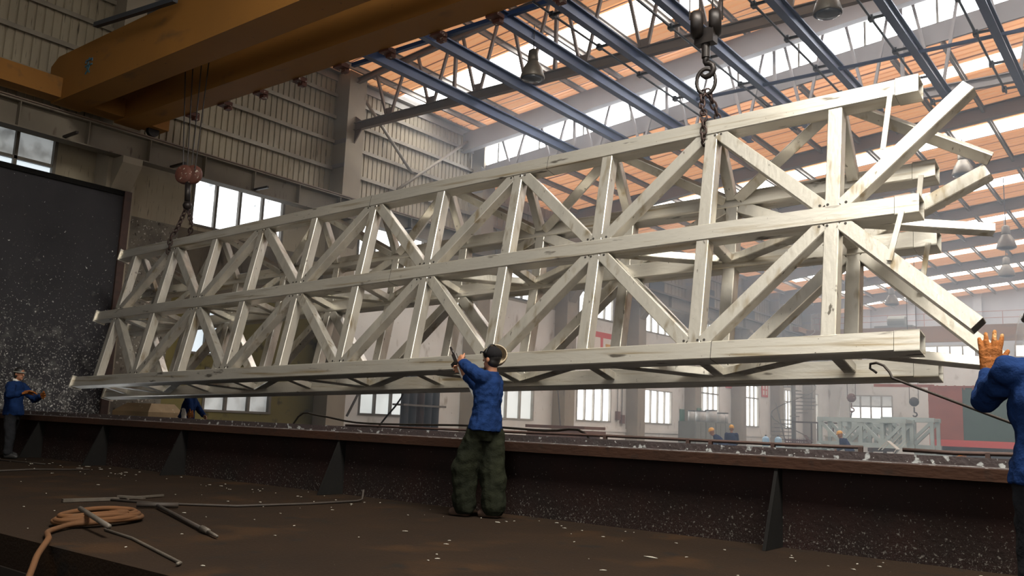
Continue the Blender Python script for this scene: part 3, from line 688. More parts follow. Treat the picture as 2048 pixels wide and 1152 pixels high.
for lv in (1, 0, -1):
    (l0, u0), (l1, u1) = FL[lv], RL[lv]
    A0 = (l0 + CW, u0); B0 = (l1, u1)
    nrm = (TL * (l1 - l0) + TU * (u1 - u0)).normalized().cross(Td)
    for k in range(0, 11):
        memb('cross_strut', T(-TP * k, l0 + CW - 0.01, u0 - 0.01), T(-TP * k, l1 + 0.01, u1 + 0.01), 0.13, 0.10, nrm)
    for k in range(0, 11, 2):
        for dk in (-1, 1):
            if k + dk > 10: continue
            a = T(-TP * k - 0.1 * dk, l0 + CW - 0.01, u0); e = T(-TP * (k + dk) + 0.08 * dk, l1 + 0.01, u1)
            if k + dk < 0: e = a + (e - a) * 1.0; dark_end(a, e, nrm, 0.13, 0.10)
            memb('plan_brace', a, e, 0.13, 0.10, nrm)
# vent holes burnt in the member ends, and splice lines of the chords
def vent(s, l, u):
    m = MB(); m.lathe(T(s, l - 0.002, u), [(0.016, 0), (0.016, 0.003)], 8, TL); obj('vent_hole', m, M['galv_dark'], tr)
for k in range(0, 11, 2):
    for lv in (1, -1):
        for ds in (-0.13, -0.045, 0.15): vent(-TP * k + ds, IN - 0.001, FL[0][1] + lv * (CH / 2 + 0.022))
for k in range(1, 11, 2):
    for lv in (1, -1):
        for ds in (-0.12, 0.05, 0.13): vent(-TP * k + ds, IN - 0.001, FL[lv][1] - lv * (CH / 2 + 0.022))
for lv, s in ((1, -7.62), (0, -6.75), (-1, -1.28), (1, -4.0)):
    l, u = FL[lv]
    m = MB(); m.beam(T(s, l + CW / 2, u), T(s + 0.006, l + CW / 2, u), CW + 0.004, CH + 0.004, TU, 0.012); obj('splice_line', m, M['galv_dark'], tr)
# temporary flat bars at the free end
def bar(s0, l0, u0, s1, l1, u1):
    m = MB(); m.beam(T(s0, l0, u0), T(s1, l1, u1), 0.055, 0.012, TL); obj('flat_bar', m, M['galv2'], tr)
bar(0.60, -0.012, 1.36, 0.53, -0.012, 0.68); bar(0.72, -0.012, -0.08, 0.60, -0.012, -0.62)
bar(0.74, 0.71, 0.70, 0.70, 0.745, 0.30); bar(0.80, 0.745, -0.12, 0.72, 0.745, -0.70)

# ------------------------------------------------------------------ bridge crane
cr = thing('bridge_crane', 'faded yellow double-girder bridge crane across the upper left', 'crane', (-20.3, 9.6, 7.8))
XA, XZ = -20.72, 9.0
g = MB(); g.prism([(XA, 8.5, 8.2), (XA + 0.22, 8.5, 7.9), (XZ, 8.5, 7.9), (XZ, 8.5, 9.02), (XA + 0.35, 8.5, 9.02), (XA, 8.5, 8.85)], (0, 0.67, 0)); g1 = obj('girder', g, M['crane'], cr)
g = MB(); g.box(XA, XZ, 8.44, 8.5, 9.02, 9.05); g.box(XA + 0.22, XZ, 8.47, 8.5, 7.9, 7.92); obj('flange_edge', g, M['crane'], g1)
g = MB(); g.prism([(XA, 10.02, 8.2), (XA + 0.22, 10.02, 7.9), (XZ, 10.02, 7.9), (XZ, 10.02, 9.02), (XA + 0.35, 10.02, 9.02), (XA, 10.02, 8.85)], (0, 0.65, 0)); obj('girder', g, M['crane'], cr)
g = MB(); g.box(-20.5, -20.02, 5.6, 11.2, 7.95, 8.42); obj('end_carriage', g, M['crane'], cr)
for y in (5.9, 10.9):
    g = MB(); g.lathe((-20.25, y, 7.90), [(0.15, -0.06), (0.15, 0.06)], 20, (1, 0, 0)); obj('wheel', g, M['black'], cr)
for k in range(9):
    x = -18.4 + 1.32 * k
    g = MB(); g.box(x, x + 0.26, 10.66, 10.86, 7.86, 7.93); g.box(x + 0.05, x + 0.2, 10.8, 10.92, 7.8, 7.98); obj('busbar_bracket', g, M['hook_red'], cr)
g = MB(); g.beam((-18.3, 8.3, 9.18), (-15.1, 8.3, 8.86), 0.10, 0.10); wk = obj('maintenance_rail', g, M['dark'], cr)
for x, z in ((-18.2, 9.16), (-15.3, 8.88)):
    g = MB(); g.box(x - 0.05, x + 0.05, 8.28, 8.5, z - 0.06, z + 0.06); obj('rail_bracket', g, M['dark'], wk)
g = MB(); g.tube([(-18.28, 8.3, 9.15), (-18.28, 8.3, 10.1)], 0.025, 6); obj('rail_post', g, M['dark'], wk)
for x in (-16.4, -4.55):
    g = MB(); g.box(x - 0.9, x + 0.9, 8.9, 10.4, 9.06, 9.5); g.cyl((x - 0.6, 9.65, 9.3), (x + 0.6, 9.65, 9.3), 0.3); obj('hoist_trolley', g, M['dark'], cr)
# stencilled character on the near girder
def stroke(mb, pts, wd=0.035):
    for a, b_ in zip(pts, pts[1:]):
        mb.beam((CX + a[0] * CS, 8.488, CZ + a[1] * CS), (CX + b_[0] * CS, 8.488, CZ + b_[1] * CS), wd, 0.014, (0, 1, 0))
CX, CZ, CS = -18.82, 8.43, 0.32
g = MB()
for pts in ([(0.02, 0.62), (-0.04, 0.48)], [(-0.46, 0.28), (-0.44, 0.46), (0.46, 0.46), (0.40, 0.30)], [(-0.06, 0.34), (-0.22, -0.10), (0.24, -0.50)], [(0.20, 0.16), (0.02, -0.24), (-0.36, -0.52)], [(-0.50, 0.06), (0.50, 0.06)]):
    stroke(g, pts)
obj('painted_character', g, M['char'], cr, label='blue-green painted character on the girder')

# ------------------------------------------------------------------ hook blocks and chains
def link_mesh(L, W, r):
    m = MB(); pts = []; h = L / 2 - W / 2
    for k in range(5):
        a = -math.pi / 2 + math.pi * k / 4; pts.append(V((math.cos(a) * W / 2, 0, 0)) * 0 + V((math.sin(a) * W / 2, 0, h + math.cos(a) * W / 2)))
    for k in range(5):
        a = math.pi / 2 + math.pi * k / 4; pts.append(V((math.sin(a) * W / 2, 0, -h + math.cos(a) * W / 2)))
    m.tube(pts, r, 6, closed=True); return m.mesh('chain_link', True)
def chain(name, label, paths, L, parent=None, group=None):
    t = thing(name, label, 'chain', paths[0][0], group)
    base = link_mesh(L, L * 0.62, L * 0.12); base.materials.append(M['chain']); n = 0
    for path in paths:
        path = [V(p) for p in path]; seg = 0; pos = path[0]; acc = 0; step = L * 0.74
        tot = sum((b_ - a).length for a, b_ in zip(path, path[1:])); q = 0
        while q < tot:
            d0 = q; i = 0
            while i < len(path) - 2 and d0 > (path[i + 1] - path[i]).length: d0 -= (path[i + 1] - path[i]).length; i += 1
            dr = (path[i + 1] - path[i]).normalized(); p = path[i] + dr * d0
            o = bpy.data.objects.new('chain_link', base); C.objects.link(o)
            rot = dr.to_track_quat('Z', 'Y').to_matrix() @ Matrix.Rotation(0.4 + (math.pi / 2 if n % 2 else 0), 3, 'Z')
            o.parent = t; o.matrix_basis = Matrix.Translation(p - t.location) @ rot.to_4x4()
            n += 1; q += step
    return t
# right-hand block
hb = thing('hook_block', 'black twin-sheave hook block hanging at the top right of centre', 'hook block', (-4.58, 9.7, 6.0))
for dx in (-1, 1):
    g = MB(); g.lathe((-4.59 + dx * 0.092, 9.7 + dx * 0.07, 6.14 + dx * 0.02), [(0.04, -0.082), (0.155, -0.08), (0.185, -0.04), (0.185, 0.04), (0.155, 0.08), (0.04, 0.082)], 24, (0.90, 0.42, 0.0)); obj('sheave_cover', g, M['black'], hb, True)
g = MB(); g.box(-4.72, -4.46, 9.63, 9.77, 5.86, 6.06); g.cyl((-4.59, 9.7, 5.88), (-4.59, 9.7, 5.68), 0.055); obj('yoke', g, M['black'], hb)
g = MB(); pts = [(-4.59, 9.7, 5.72), (-4.59, 9.7, 5.62)]
for k in range(9):
    a = math.radians(100 - 34 * k); pts.append((-4.59 + 0.02 + 0.09 * math.cos(a), 9.7, 5.51 + 0.09 * math.sin(a)))
g.tube(pts, [0.045, 0.04] + [0.036] * 7 + [0.026, 0.018], 10); obj('hook', g, M['black'], hb, True)
for dx in (-0.25, -0.1, 0.1, 0.25):
    g = MB(); g.cyl((-4.59 + dx * 0.7, 9.7 + dx * 0.45, 6.2), (-4.59 + dx * 0.66, 9.68 + dx * 0.45, 9.06), 0.011, n=6); obj('wire_rope', g, M['rope'], hb)
# ring + sling chain
rg = MB(); pts = [(-4.585 + 0.115 * math.cos(a), 9.7 + 0.03 * math.cos(a), 5.36 + 0.17 * math.sin(a)) for a in [2 * math.pi * k / 20 for k in range(20)]]
rg.tube(pts, 0.026, 8, closed=True); ro = obj('lifting_ring', rg, M['black'], None, True); tag(ro, 'dark oblong lifting ring on the right-hand hook', 'ring')
top1 = T(-TP, 0, 1.441)
chain('sling_chain', 'rusty double sling chain from the right hook to the lattice top chord', [
    [(-4.62, 9.68, 5.20), (-4.60, 9.62, 5.0), top1 + V((-0.08, -0.045, 0.16)), top1 + V((-0.09, -0.05, -0.18)), top1 + V((-0.09, 0.12, -0.24))],
    [(-4.55, 9.70, 5.20), (-4.50, 9.80, 5.0), top1 + V((-0.02, 0.26, 0.15)), top1 + V((-0.05, 0.30, -0.1)), top1 + V((-0.08, 0.16, -0.24))]], 0.115)
# left-hand block
h2 = thing('hook_block', 'rusty red round hook block with pale patches hanging at the left', 'hook block', (-16.36, 9.7, 5.85))
for dx in (-1, 1):
    g = MB(); g.lathe((-16.36 + dx * 0.075, 9.7 + dx * 0.05, 5.88), [(0.05, -0.075), (0.18, -0.07), (0.205, -0.035), (0.205, 0.035), (0.18, 0.07), (0.05, 0.075)], 24, (0.45, -0.9, 0)); obj('sheave_cover', g, M['hook_red'], h2, True)
g = MB(); g.cyl((-16.36, 9.7, 5.72), (-16.31, 9.7, 5.3), 0.06); g.lathe((-16.29, 9.7, 5.2), [(0.07, -0.08), (0.10, 0), (0.07, 0.08)], 14); obj('hook', g, M['black'], h2, True)
for xa, xb in ((-16.60, -16.95), (-16.44, -16.62), (-16.28, -16.24), (-16.14, -15.92)):
    g = MB(); g.cyl((xa, 9.7, 5.95), (xb, 9.66, 9.06), 0.012, n=6); obj('wire_rope', g, M['rope'], h2)
top9 = T(-TP * 9, 0, 1.441)
chain('sling_chain', 'sooty sling chain from the left hook to the lattice top chord', [
    [(-16.30, 9.68, 5.12), (-16.42, 9.6, 4.7), top9 + V((-0.03, -0.05, 0.12)), top9 + V((-0.06, -0.05, -0.2)), top9 + V((-0.05, 0.12, -0.25))],
    [(-16.27, 9.70, 5.12), (-16.20, 9.8, 4.8), top9 + V((0.08, 0.27, 0.12)), top9 + V((0.06, 0.3, -0.1))]], 0.13)

# ------------------------------------------------------------------ zinc tank
tk = thing('zinc_tank', 'long low rust-brown zinc tank wall across the picture', 'tank', (-9, 7.55, 0))
TX0, TX1 = -20.3, 9.0
g = MB(); g.box(TX0, TX1, 7.55, 7.60, -0.8, 0.70); obj('side_wall', g, M['rust'], tk)
g = MB(); g.box(TX0, TX1, 7.43, 7.46, 0.67, 0.762); g.box(TX0, TX1, 7.46, 7.60, 0.735, 0.762); obj('rim_band', g, M['rust_rim'], tk)
g = MB(); g.box(TX0, TX1, 7.60, 8.02, 0.74, 0.765); g.box(TX0, TX1, 8.0, 8.03, 0.765, 0.835); obj('rim_top', g, M['rust_top'], tk)
g = MB(); g.box(TX0, TX1, 8.03, 8.06, -1.0, 0.80); g.box(TX0, TX1, 10.6, 10.66, -1.0, 0.62); g.box(TX0, TX1, 8.06, 10.6, -1.0, -0.95); obj('bath', g, M['pit'], tk)
g = MB(); g.box(TX0, TX1, 10.5, 10.9, 0.62, 0.65); g.box(TX0, TX1, 10.86, 10.9, -0.6, 0.62); obj('far_rim', g, M['rust_top'], tk)
for x in (-16.75, -14.4, -12.05, -8.5, -2.86):
    g = MB(); g.prism([(x, 7.55, 0.002), (x, 7.16, 0.002), (x, 7.45, 0.67), (x, 7.55, 0.67)], (0.03, 0, 0))
    obj('stiffener_plate', g, M['stiff'], tk)
# handrail of rusty pipe behind the rim
hr = thing('pipe_handrail', 'low rusty pipe rail along the far side of the tank rim', 'handrail', (-4, 8.3, 0.8))
g = MB(); g.tube([(-9.4, 8.35, 0.845), (-7.5, 8.3, 0.855), (-5.2, 8.3, 0.868), (-3.0, 8.3, 0.865), (-2.36, 8.3, 0.872)], 0.016, 8); obj('pipe', g, M['pipe_rust'], hr, True)
g = MB(); g.tube([(-2.02, 8.3, 0.868), (-1.6, 8.32, 0.86), (-1.1, 8.3, 0.872), (0.8, 8.3, 0.85)], 0.018, 8); obj('pipe', g, M['pipe_rust'], hr, True)
for x in (-5.1, -4.1, -3.85, -3.2, -2.38, -1.35, -0.2):
    g = MB(); g.box(x - 0.018, x + 0.018, 8.28, 8.32, 0.70, 0.875); obj('post', g, M['pipe_rust'], hr)

# ------------------------------------------------------------------ blue monorail beams under the near roof
BX = [-15.33, -13.42, -11.42, -9.95, -8.1, -6.2, -4.4, -2.75]
nm = ['first blue-grey monorail beam from the left, nearest the pale column', 'second blue-grey monorail beam from the left', 'third blue-grey monorail beam from the left, beside the pendant lamp',
      'fourth blue-grey monorail beam from the left, left of the hook block', 'fifth blue-grey monorail beam from the left, passing behind the hook block', 'sixth blue-grey monorail beam from the left, right of the hook block',
      'seventh blue-grey monorail beam from the left, second from the right', 'rightmost blue-grey monorail beam, ending in mid air']
for i, x in enumerate(BX):
    t = thing('monorail_beam', nm[i], 'beam', (x, 18, 9.85), 'monorail beams under the near roof')
    g = MB(); g.ibeam((x, 13.3, 9.82), (x, 24.2, 9.82), 0.17, 0.3, 0.03, 0.035); obj('beam', g, M['blue'], t)
    if i >= 3:
        g = MB(); g.tube([(x - 0.36, 13.5, 9.72), (x - 0.36, 23.9, 9.72)], 0.028, 6); obj('conductor_rail', g, M['cable'], t)
        for y in (14.2, 16.1, 18.0, 19.9, 21.8, 23.6):
            g = MB(); g.box(x - 0.4, x, y, y + 0.05, 9.70, 9.75); g.box(x - 0.41, x - 0.31, y - 0.05, y + 0.1, 9.66, 9.78); obj('rail_bracket', g, M['cable'], t)
g = MB(); g.beam((-16.5, 14.05, 9.95), (-9.0, 14.05, 9.95), 0.1, 0.1); o = obj('cross_tie', g, M['blue']); tag(o, 'dark tie bar joining the near ends of the left monorail beams', 'tie bar')
g = MB(); g.beam((-9.95, 20.45, 9.8), (-0.4, 20.45, 9.8), 0.07, 0.07); o = obj('cross_tie', g, M['blue']); tag(o, 'thin blue tie bar crossing the right-hand monorail beams', 'tie bar')

# ------------------------------------------------------------------ pendant lamps
def lamp(x, y, z, s, label, zt):
    t = thing('pendant_lamp', label, 'lamp', (x, y, z), 'high-bay lamps under the roofs')
    g = MB(); g.lathe((x, y, z), [(0.24 * s, 0.0), (0.245 * s, 0.03 * s), (0.20 * s, 0.2 * s), (0.12 * s, 0.34 * s), (0.11 * s, 0.36 * s)], 20); obj('shade', g, M['lamp'], t, True)
    g = MB(); g.lathe((x, y, z), [(0.03 * s, -0.06 * s), (0.16 * s, -0.04 * s), (0.235 * s, 0.0)], 20); obj('lens', g, M['lampglass'], t, True)
    g = MB(); g.lathe((x, y, z), [(0.10 * s, 0.36 * s), (0.11 * s, 0.4 * s), (0.10 * s, 0.58 * s), (0.05 * s, 0.62 * s)], 14); obj('housing', g, M['lamp'], t, True)
    g = MB(); g.cyl((x, y, z + 0.6 * s), (x, y, zt), 0.012 * s, n=6); obj('cord', g, M['cable'], t)
lamp(-11.38, 15.0, 8.78, 1.15, 'grey pendant lamp hanging between the second and third monorail beams', 10.1)
lamp(-5.34, 17.0, 9.55, 1.2, 'dark pendant lamp cut off by the top edge', 10.0)
for (x, y, z, lab) in ((-5.75, 33, 10.3, 'pendant lamp above the ends of the lattice diagonals'), (-5.34, 39, 8.75, 'pendant lamp hanging low at the right, below the middle diagonals'),
                       (-12.5, 50, 8.3, 'small pendant lamp seen between the lower right lattice posts'), (-7.3, 36, 10.0, 'pendant lamp beside the end of the middle lattice diagonal'), (-6.35, 46, 8.8, 'pendant lamp at the right edge of the far roof')):
    lamp(x, y, z, 1.5, lab, zf(x) - 0.0)
# ------------------------------------------------------------------ people
def hand(mb, wr, d, n, t, curl=0.35, sc=1.0, fat=1.0, spread=(1, 1, 1, 1), thumb=0.5):
    """palm, four fingers and a thumb; d along the hand, n out of the palm, t towards the thumb"""
    wr = V(wr); d = V(d).normalized(); n = V(n); n = (n - d * n.dot(d)).normalized(); t = V(t); t = (t - d * t.dot(d) - n * t.dot(n)).normalized()
    s = sc
    offs = (0.030, 0.010, -0.010, -0.029)
    for i, o in enumerate(offs):
        o *= s
        k = wr + d * (0.092 - 0.006 * abs(i - 1)) * s + t * o * 1.12
        mb.cap(wr + t * o * 0.75, 0.019 * s * fat, k, 0.0145 * s * fat, 10)
        L = (0.072, 0.082, 0.076, 0.058)[i] * s
        a1 = curl * 0.7; a2 = curl * 1.7
        sd = t * (o * 0.25 * spread[i] / max(abs(o), 1e-6) * abs(o)) / 0.03 * 0.35
        d1 = (d * math.cos(a1) + n * math.sin(a1) + sd).normalized(); d2 = (d * math.cos(a2) + n * math.sin(a2) + sd * 0.6).normalized()
        k1 = k + d1 * L * 0.52; k2 = k1 + d2 * L * 0.5
        mb.cap(k, 0.0125 * s * fat, k1, 0.0108 * s * fat, 10); mb.cap(k1, 0.0108 * s * fat, k2, 0.0085 * s * fat, 10)
    b0 = wr + d * 0.022 * s + t * 0.026 * s
    td = (d * 0.75 + t * (0.85 - thumb * 0.5) + n * 0.55 * thumb).normalized()
    b1 = b0 + td * 0.048 * s; td2 = (td + d * 0.35 + n * 0.3 * thumb).normalized(); b2 = b1 + td2 * 0.034 * s
    mb.cap(b0, 0.0175 * s * fat, b1, 0.0135 * s * fat, 10); mb.cap(b1, 0.013 * s * fat, b2, 0.0095 * s * fat, 10)

def head_shape(mb, c, f, up, s=1.0):
    c = V(c); f = V(f).normalized(); up = V(up); up = (up - f * up.dot(f)).normalized(); r = f.cross(up)
    R3 = Matrix((r, f, up)).transposed()
    mb.ell(c + up * 0.02 * s, 0.074 * s, 0.094 * s, 0.098 * s, R3, 18, 12)
    mb.ell(c + f * 0.022 * s - up * 0.058 * s, 0.056 * s, 0.064 * s, 0.062 * s, R3, 16, 10)
    mb.ell(c + f * 0.072 * s - up * 0.098 * s, 0.024 * s, 0.020 * s, 0.018 * s, R3)
    mb.cap(c + f * 0.086 * s + up * 0.012 * s, 0.008 * s, c + f * 0.108 * s - up * 0.028 * s, 0.014 * s, 8)
    mb.cap(c + f * 0.084 * s - up * 0.058 * s - r * 0.02 * s, 0.008 * s, c + f * 0.084 * s - up * 0.058 * s + r * 0.02 * s, 0.008 * s, 8)
    mb.cap(c + f * 0.084 * s + up * 0.03 * s - r * 0.035 * s, 0.010 * s, c + f * 0.084 * s + up * 0.03 * s + r * 0.035 * s, 0.010 * s, 8)
    for sg in (-1, 1):
        mb.ell(c + f * 0.082 * s + up * 0.008 * s + r * sg * 0.031 * s, 0.013 * s, 0.011 * s, 0.009 * s, R3, 10, 7)
        mb.ell(c - f * 0.006 * s - up * 0.012 * s + r * sg * 0.077 * s, 0.011 * s, 0.020 * s, 0.031 * s, R3, 10, 8)

def person(label, J, f, vox=0.009, fat=1.0, jacket='denim', trousers='trouser', baggy=0.0, hf=None, gloves=(), curl=(0.5, 0.5), hd=(None, None), hem=None, group=None, s=1.0, boots='boot', skin='skin', folds=True, hand_sc=1.0):
    f = V(f); f.z = 0; f.normalize(); rt = V((f.y, -f.x, 0)); up = V((0, 0, 1))
    J = {k: V(v) for k, v in J.items()}
    base = (J['anL'] + J['anR']) / 2; base.z = min(J['anL'].z, J['anR'].z) - 0.085 * s
    P = thing('person', label, 'person', base, group)
    hf = V(hf) if hf is not None else f
    sp = [J['pelvis'], (J['pelvis'] + J['chest']) / 2, J['chest'], J['neck']]
    ax = (J['shR'] - J['shL']).normalized()
    def fr(d):
        d = d.normalized(); a = (ax - d * ax.dot(d)).normalized(); return a, d.cross(a)
    b = MB()
    head_shape(b, J['head'], hf, (J['head'] - J['neck']).normalized() * 0.7 + up * 0.5, s)
    b.cap(J['neck'] - up * 0.04 * s, 0.062 * s, J['head'] - up * 0.05 * s, 0.052 * s)
    d0 = J['neck'] - J['pelvis']; a, q = fr(d0)
    ring = lambda c, w_, h_: (c, a * w_ * s * fat, q * h_ * s * fat)
    b.loft([ring(J['pelvis'] - d0.normalized() * 0.08 * s, 0.12, 0.09), ring(sp[0], 0.155, 0.105), ring(sp[1], 0.14, 0.095), ring(sp[2], 0.16, 0.105), ring(sp[3] - d0.normalized() * 0.06 * s, 0.10, 0.07), ring(sp[3], 0.055, 0.055)])
    for sd in 'LR':
        b.cap(J['sh' + sd], 0.05 * s, J['el' + sd], 0.040 * s); b.cap(J['el' + sd], 0.040 * s, J['wr' + sd], 0.027 * s)
        b.cap(J['hip' + sd], 0.078 * s, J['kn' + sd], 0.055 * s); b.cap(J['kn' + sd], 0.052 * s, J['an' + sd], 0.036 * s)
        b.cap(J['neck'] - up * 0.05 * s, 0.045 * s, J['sh' + sd], 0.05 * s)
        to = J.get('to' + sd, J['an' + sd] + f * 0.15 * s - up * 0.05 * s)
        b.cap(J['an' + sd] - up * 0.03 * s, 0.035 * s, to, 0.026 * s)
        i = 0 if sd == 'L' else 1
        dd, nn, tt = hd[i] if hd[i] else ((J['wr' + sd] - J['el' + sd]), -rt * (-1 if sd == 'L' else 1), f)
        if sd not in gloves: hand(b, J['wr' + sd], dd, nn, tt, curl[i], 1.0 * s * hand_sc)
        else: b.cap(J['wr' + sd], 0.024 * s, J['wr' + sd] + V(dd).normalized() * 0.07 * s, 0.02 * s)
    body = obj('body', b, M[skin], P); remesh(body, min(vox, 0.008), 3)
    # jacket
    j = MB(); hemz = hem if hem is not None else 0.06
    dn = -d0.normalized()
    j.loft([ring(J['pelvis'] + dn * hemz * s, 0.218, 0.170), ring(J['pelvis'], 0.205, 0.156), ring(sp[1], 0.182, 0.135), ring(sp[2], 0.200, 0.142), ring(sp[2] + (sp[3] - sp[2]) * 0.55, 0.185, 0.118), ring(sp[3] - d0.normalized() * 0.045 * s, 0.115, 0.088), ring(sp[3] + d0.normalized() * 0.012 * s, 0.075, 0.072)])
    for sd in 'LR':
        j.cap(J['sh' + sd], 0.082 * s * fat, J['el' + sd], 0.066 * s * fat)
        e = J['el' + sd]; wv = J['wr' + sd] - e
        j.cap(e, 0.066 * s * fat, e + wv * 0.82, 0.050 * s * fat)
        j.cap(J['neck'] - up * 0.075 * s, 0.065 * s, J['sh' + sd], 0.078 * s)
    jk = obj('jacket', j, M[jacket], P); remesh(jk, vox, 3, 0.035 * s if folds else 0, 0.09 * s)
    # trousers
    t = MB(); g2 = 1 + baggy
    a, q = rt, f
    ring2 = lambda c, w_, h_: (c, a * w_ * s, q * h_ * s)
    cr = (J['hipL'] + J['hipR']) / 2
    t.loft([ring2(cr - up * 0.10 * s, 0.13, 0.12), ring2(cr - up * 0.02 * s, 0.172, 0.135), ring2(cr + up * 0.10 * s, 0.165, 0.125)])
    for sd in 'LR':
        t.cap(J['hip' + sd] - up * 0.02, 0.100 * s * (1 + baggy * .15), J['kn' + sd], 0.078 * s * g2); an = J['an' + sd] + (J['kn' + sd] - J['an' + sd]) * 0.07
        t.cap(J['kn' + sd], 0.078 * s * g2, an, 0.068 * s * g2)
    tr_ = obj('trousers', t, M[trousers], P); remesh(tr_, vox, 3, 0.04 * s if folds else 0, 0.12 * s)
    zmin = base.z + 0.03 * s
    for v in tr_.data.vertices:
        if v.co.z < zmin: v.co.z = zmin
    for sd in 'LR':
        k = MB(); an = J['an' + sd]; fw = (J['to' + sd] - an) if ('to' + sd) in J else f.copy(); fw.z = 0; fw.normalize()
        z0 = an.z - 0.085 * s
        p = V((an.x, an.y, z0))
        k.cap(p - fw * 0.035 * s + up * 0.045 * s, 0.046 * s, p + fw * 0.15 * s + up * 0.036 * s, 0.042 * s)
        k.cap(p + up * 0.06 * s, 0.05 * s, p + up * 0.13 * s, 0.048 * s)
        k.cap(p + fw * 0.05 * s + up * 0.06 * s, 0.046 * s, p + fw * 0.13 * s + up * 0.04 * s, 0.044 * s)
        bo = obj('boot', k, M[boots], P); remesh(bo, vox, 2)
        for v in bo.data.vertices:
            if v.co.z < z0 + 0.004: v.co.z = z0 + 0.004
    for sd in gloves:
        i = 0 if sd == 'L' else 1
        dd, nn, tt = hd[i] if hd[i] else ((J['wr' + sd] - J['el' + sd]), -rt * (-1 if sd == 'L' else 1), f)
        gm = MB(); hand(gm, J['wr' + sd], dd, nn, tt, curl[i], 1.2 * s * hand_sc, 1.05, (2.4, 3.0, 3.0, 2.4))
        dd = V(dd).normalized(); w_ = J['wr' + sd]
        gm.loft([(w_ - dd * 0.045 * s, V(tt).normalized() * 0.052 * s, V(nn).normalized() * 0.042 * s), (w_ + dd * 0.01 * s, V(tt).normalized() * 0.043 * s, V(nn).normalized() * 0.034 * s), (w_ + dd * 0.06 * s, V(tt).normalized() * 0.044 * s, V(nn).normalized() * 0.027 * s)])
        go = obj('glove', gm, M['glove'], P); remesh(go, min(vox, 0.0045), 3)
    return P, J, hf, up, s

def head_frame(J, hf):
    up = ((J['head'] - J['neck']).normalized() * 0.7 + V((0, 0, 1)) * 0.5); f = V(hf).normalized(); up = (up - f * up.dot(f)).normalized(); r = f.cross(up)
    return f, up, r, Matrix((r, f, up)).transposed()
def hair(P, J, hf, s, mat='hair', low=0.0, vox=0.01):
    f, up, r, R3 = head_frame(J, hf); c = J['head']; m = MB()
    m.ell(c + up * 0.036 * s - f * 0.012 * s, 0.082 * s, 0.098 * s, 0.092 * s, R3, 18, 12)
    m.ell(c - f * 0.028 * s - up * (0.02 + low) * s, 0.072 * s, 0.066 * s, 0.078 * s, R3, 16, 10)
    o = obj('hair', m, M[mat], P); remesh(o, vox, 2); return o
def hat(P, J, hf, s, mat, vox=0.01, lift=0.0, back=0.0, name='hard_hat', brim=True):
    f, up, r, R3 = head_frame(J, hf); c = J['head'] + up * (0.052 + lift) * s - f * back * s; m = MB(); n = 20; prof = [(1.0, 0.0), (1.0, 0.02), (0.97, 0.05), (0.85, 0.085), (0.6, 0.115), (0.3, 0.128), (0.02, 0.132)]
    vs = []
    for k, h in prof:
        for i in range(n):
            an = 2 * math.pi * i / n; vs.append(c + r * math.cos(an) * 0.098 * s * k + f * math.sin(an) * 0.118 * s * k + up * h * s)
    fs = [(i * n + k, i * n + (k + 1) % n, (i + 1) * n + (k + 1) % n, (i + 1) * n + k) for i in range(len(prof) - 1) for k in range(n)]
    fs += [tuple(range(n))[::-1], tuple(range((len(prof) - 1) * n, len(prof) * n))]
    m.add(vs, fs)
    if brim:
        m.loft([(c + f * 0.02 * s, r * 0.108 * s, f * 0.142 * s), (c + f * 0.02 * s + up * 0.010 * s, r * 0.106 * s, f * 0.138 * s)])
    return obj(name, m, M[mat], P, True)

# --- the worker pointing at the lattice
J1 = dict(head=(-5.70, 7.0, 1.615), neck=(-5.70, 7.01, 1.475), chest=(-5.73, 7.0, 1.26), pelvis=(-5.74, 7.0, 0.95),
          shL=(-5.70, 6.85, 1.415), elL=(-5.935, 6.93, 1.50), wrL=(-6.155, 7.05, 1.60), shR=(-5.76, 7.15, 1.40), elR=(-5.98, 7.2, 1.27), wrR=(-6.17, 7.10, 1.475),
          hipL=(-5.80, 6.92, 0.87), hipR=(-5.70, 7.08, 0.87), knL=(-5.93, 6.92, 0.47), knR=(-5.70, 7.09, 0.46), anL=(-5.94, 6.95, 0.085), anR=(-5.66, 7.09, 0.085),
          toL=(-6.09, 6.94, 0.03), toR=(-5.80, 7.07, 0.03))
P1, J, hf, _, s1 = person('worker in blue shirt and loose dark trousers pointing a controller at the girder', J1, (-0.97, -0.22, 0), 0.010, 1.0, 'denim', 'trouser', 0.8, (-0.95, 0.0, 0.12), (), (1.25, 0.9),
    (((-0.75, 0.35, 0.42), (0.25, 0.85, -0.3), (-0.1, 0.2, 0.9)), ((-0.8, 0.2, 0.5), (-0.3, -0.8, -0.3), (-0.3, 0.1, 0.8))), 0.075)
hair(P1, J, hf, 1.0, 'hair', 0.0)
f1, u1, r1, R1 = head_frame(J, hf)
m = MB(); m.ell(J['head'] + u1 * 0.05 - f1 * 0.005, 0.089, 0.107, 0.086, R1, 18, 12); m.loft([(J['head'] + f1 * 0.09 + u1 * 0.055, r1 * 0.07, f1 * 0.062), (J['head'] + f1 * 0.092 + u1 * 0.066, r1 * 0.066, f1 * 0.058)])
o = obj('cap', m, M['hair2'], P1); remesh(o, 0.008, 2)
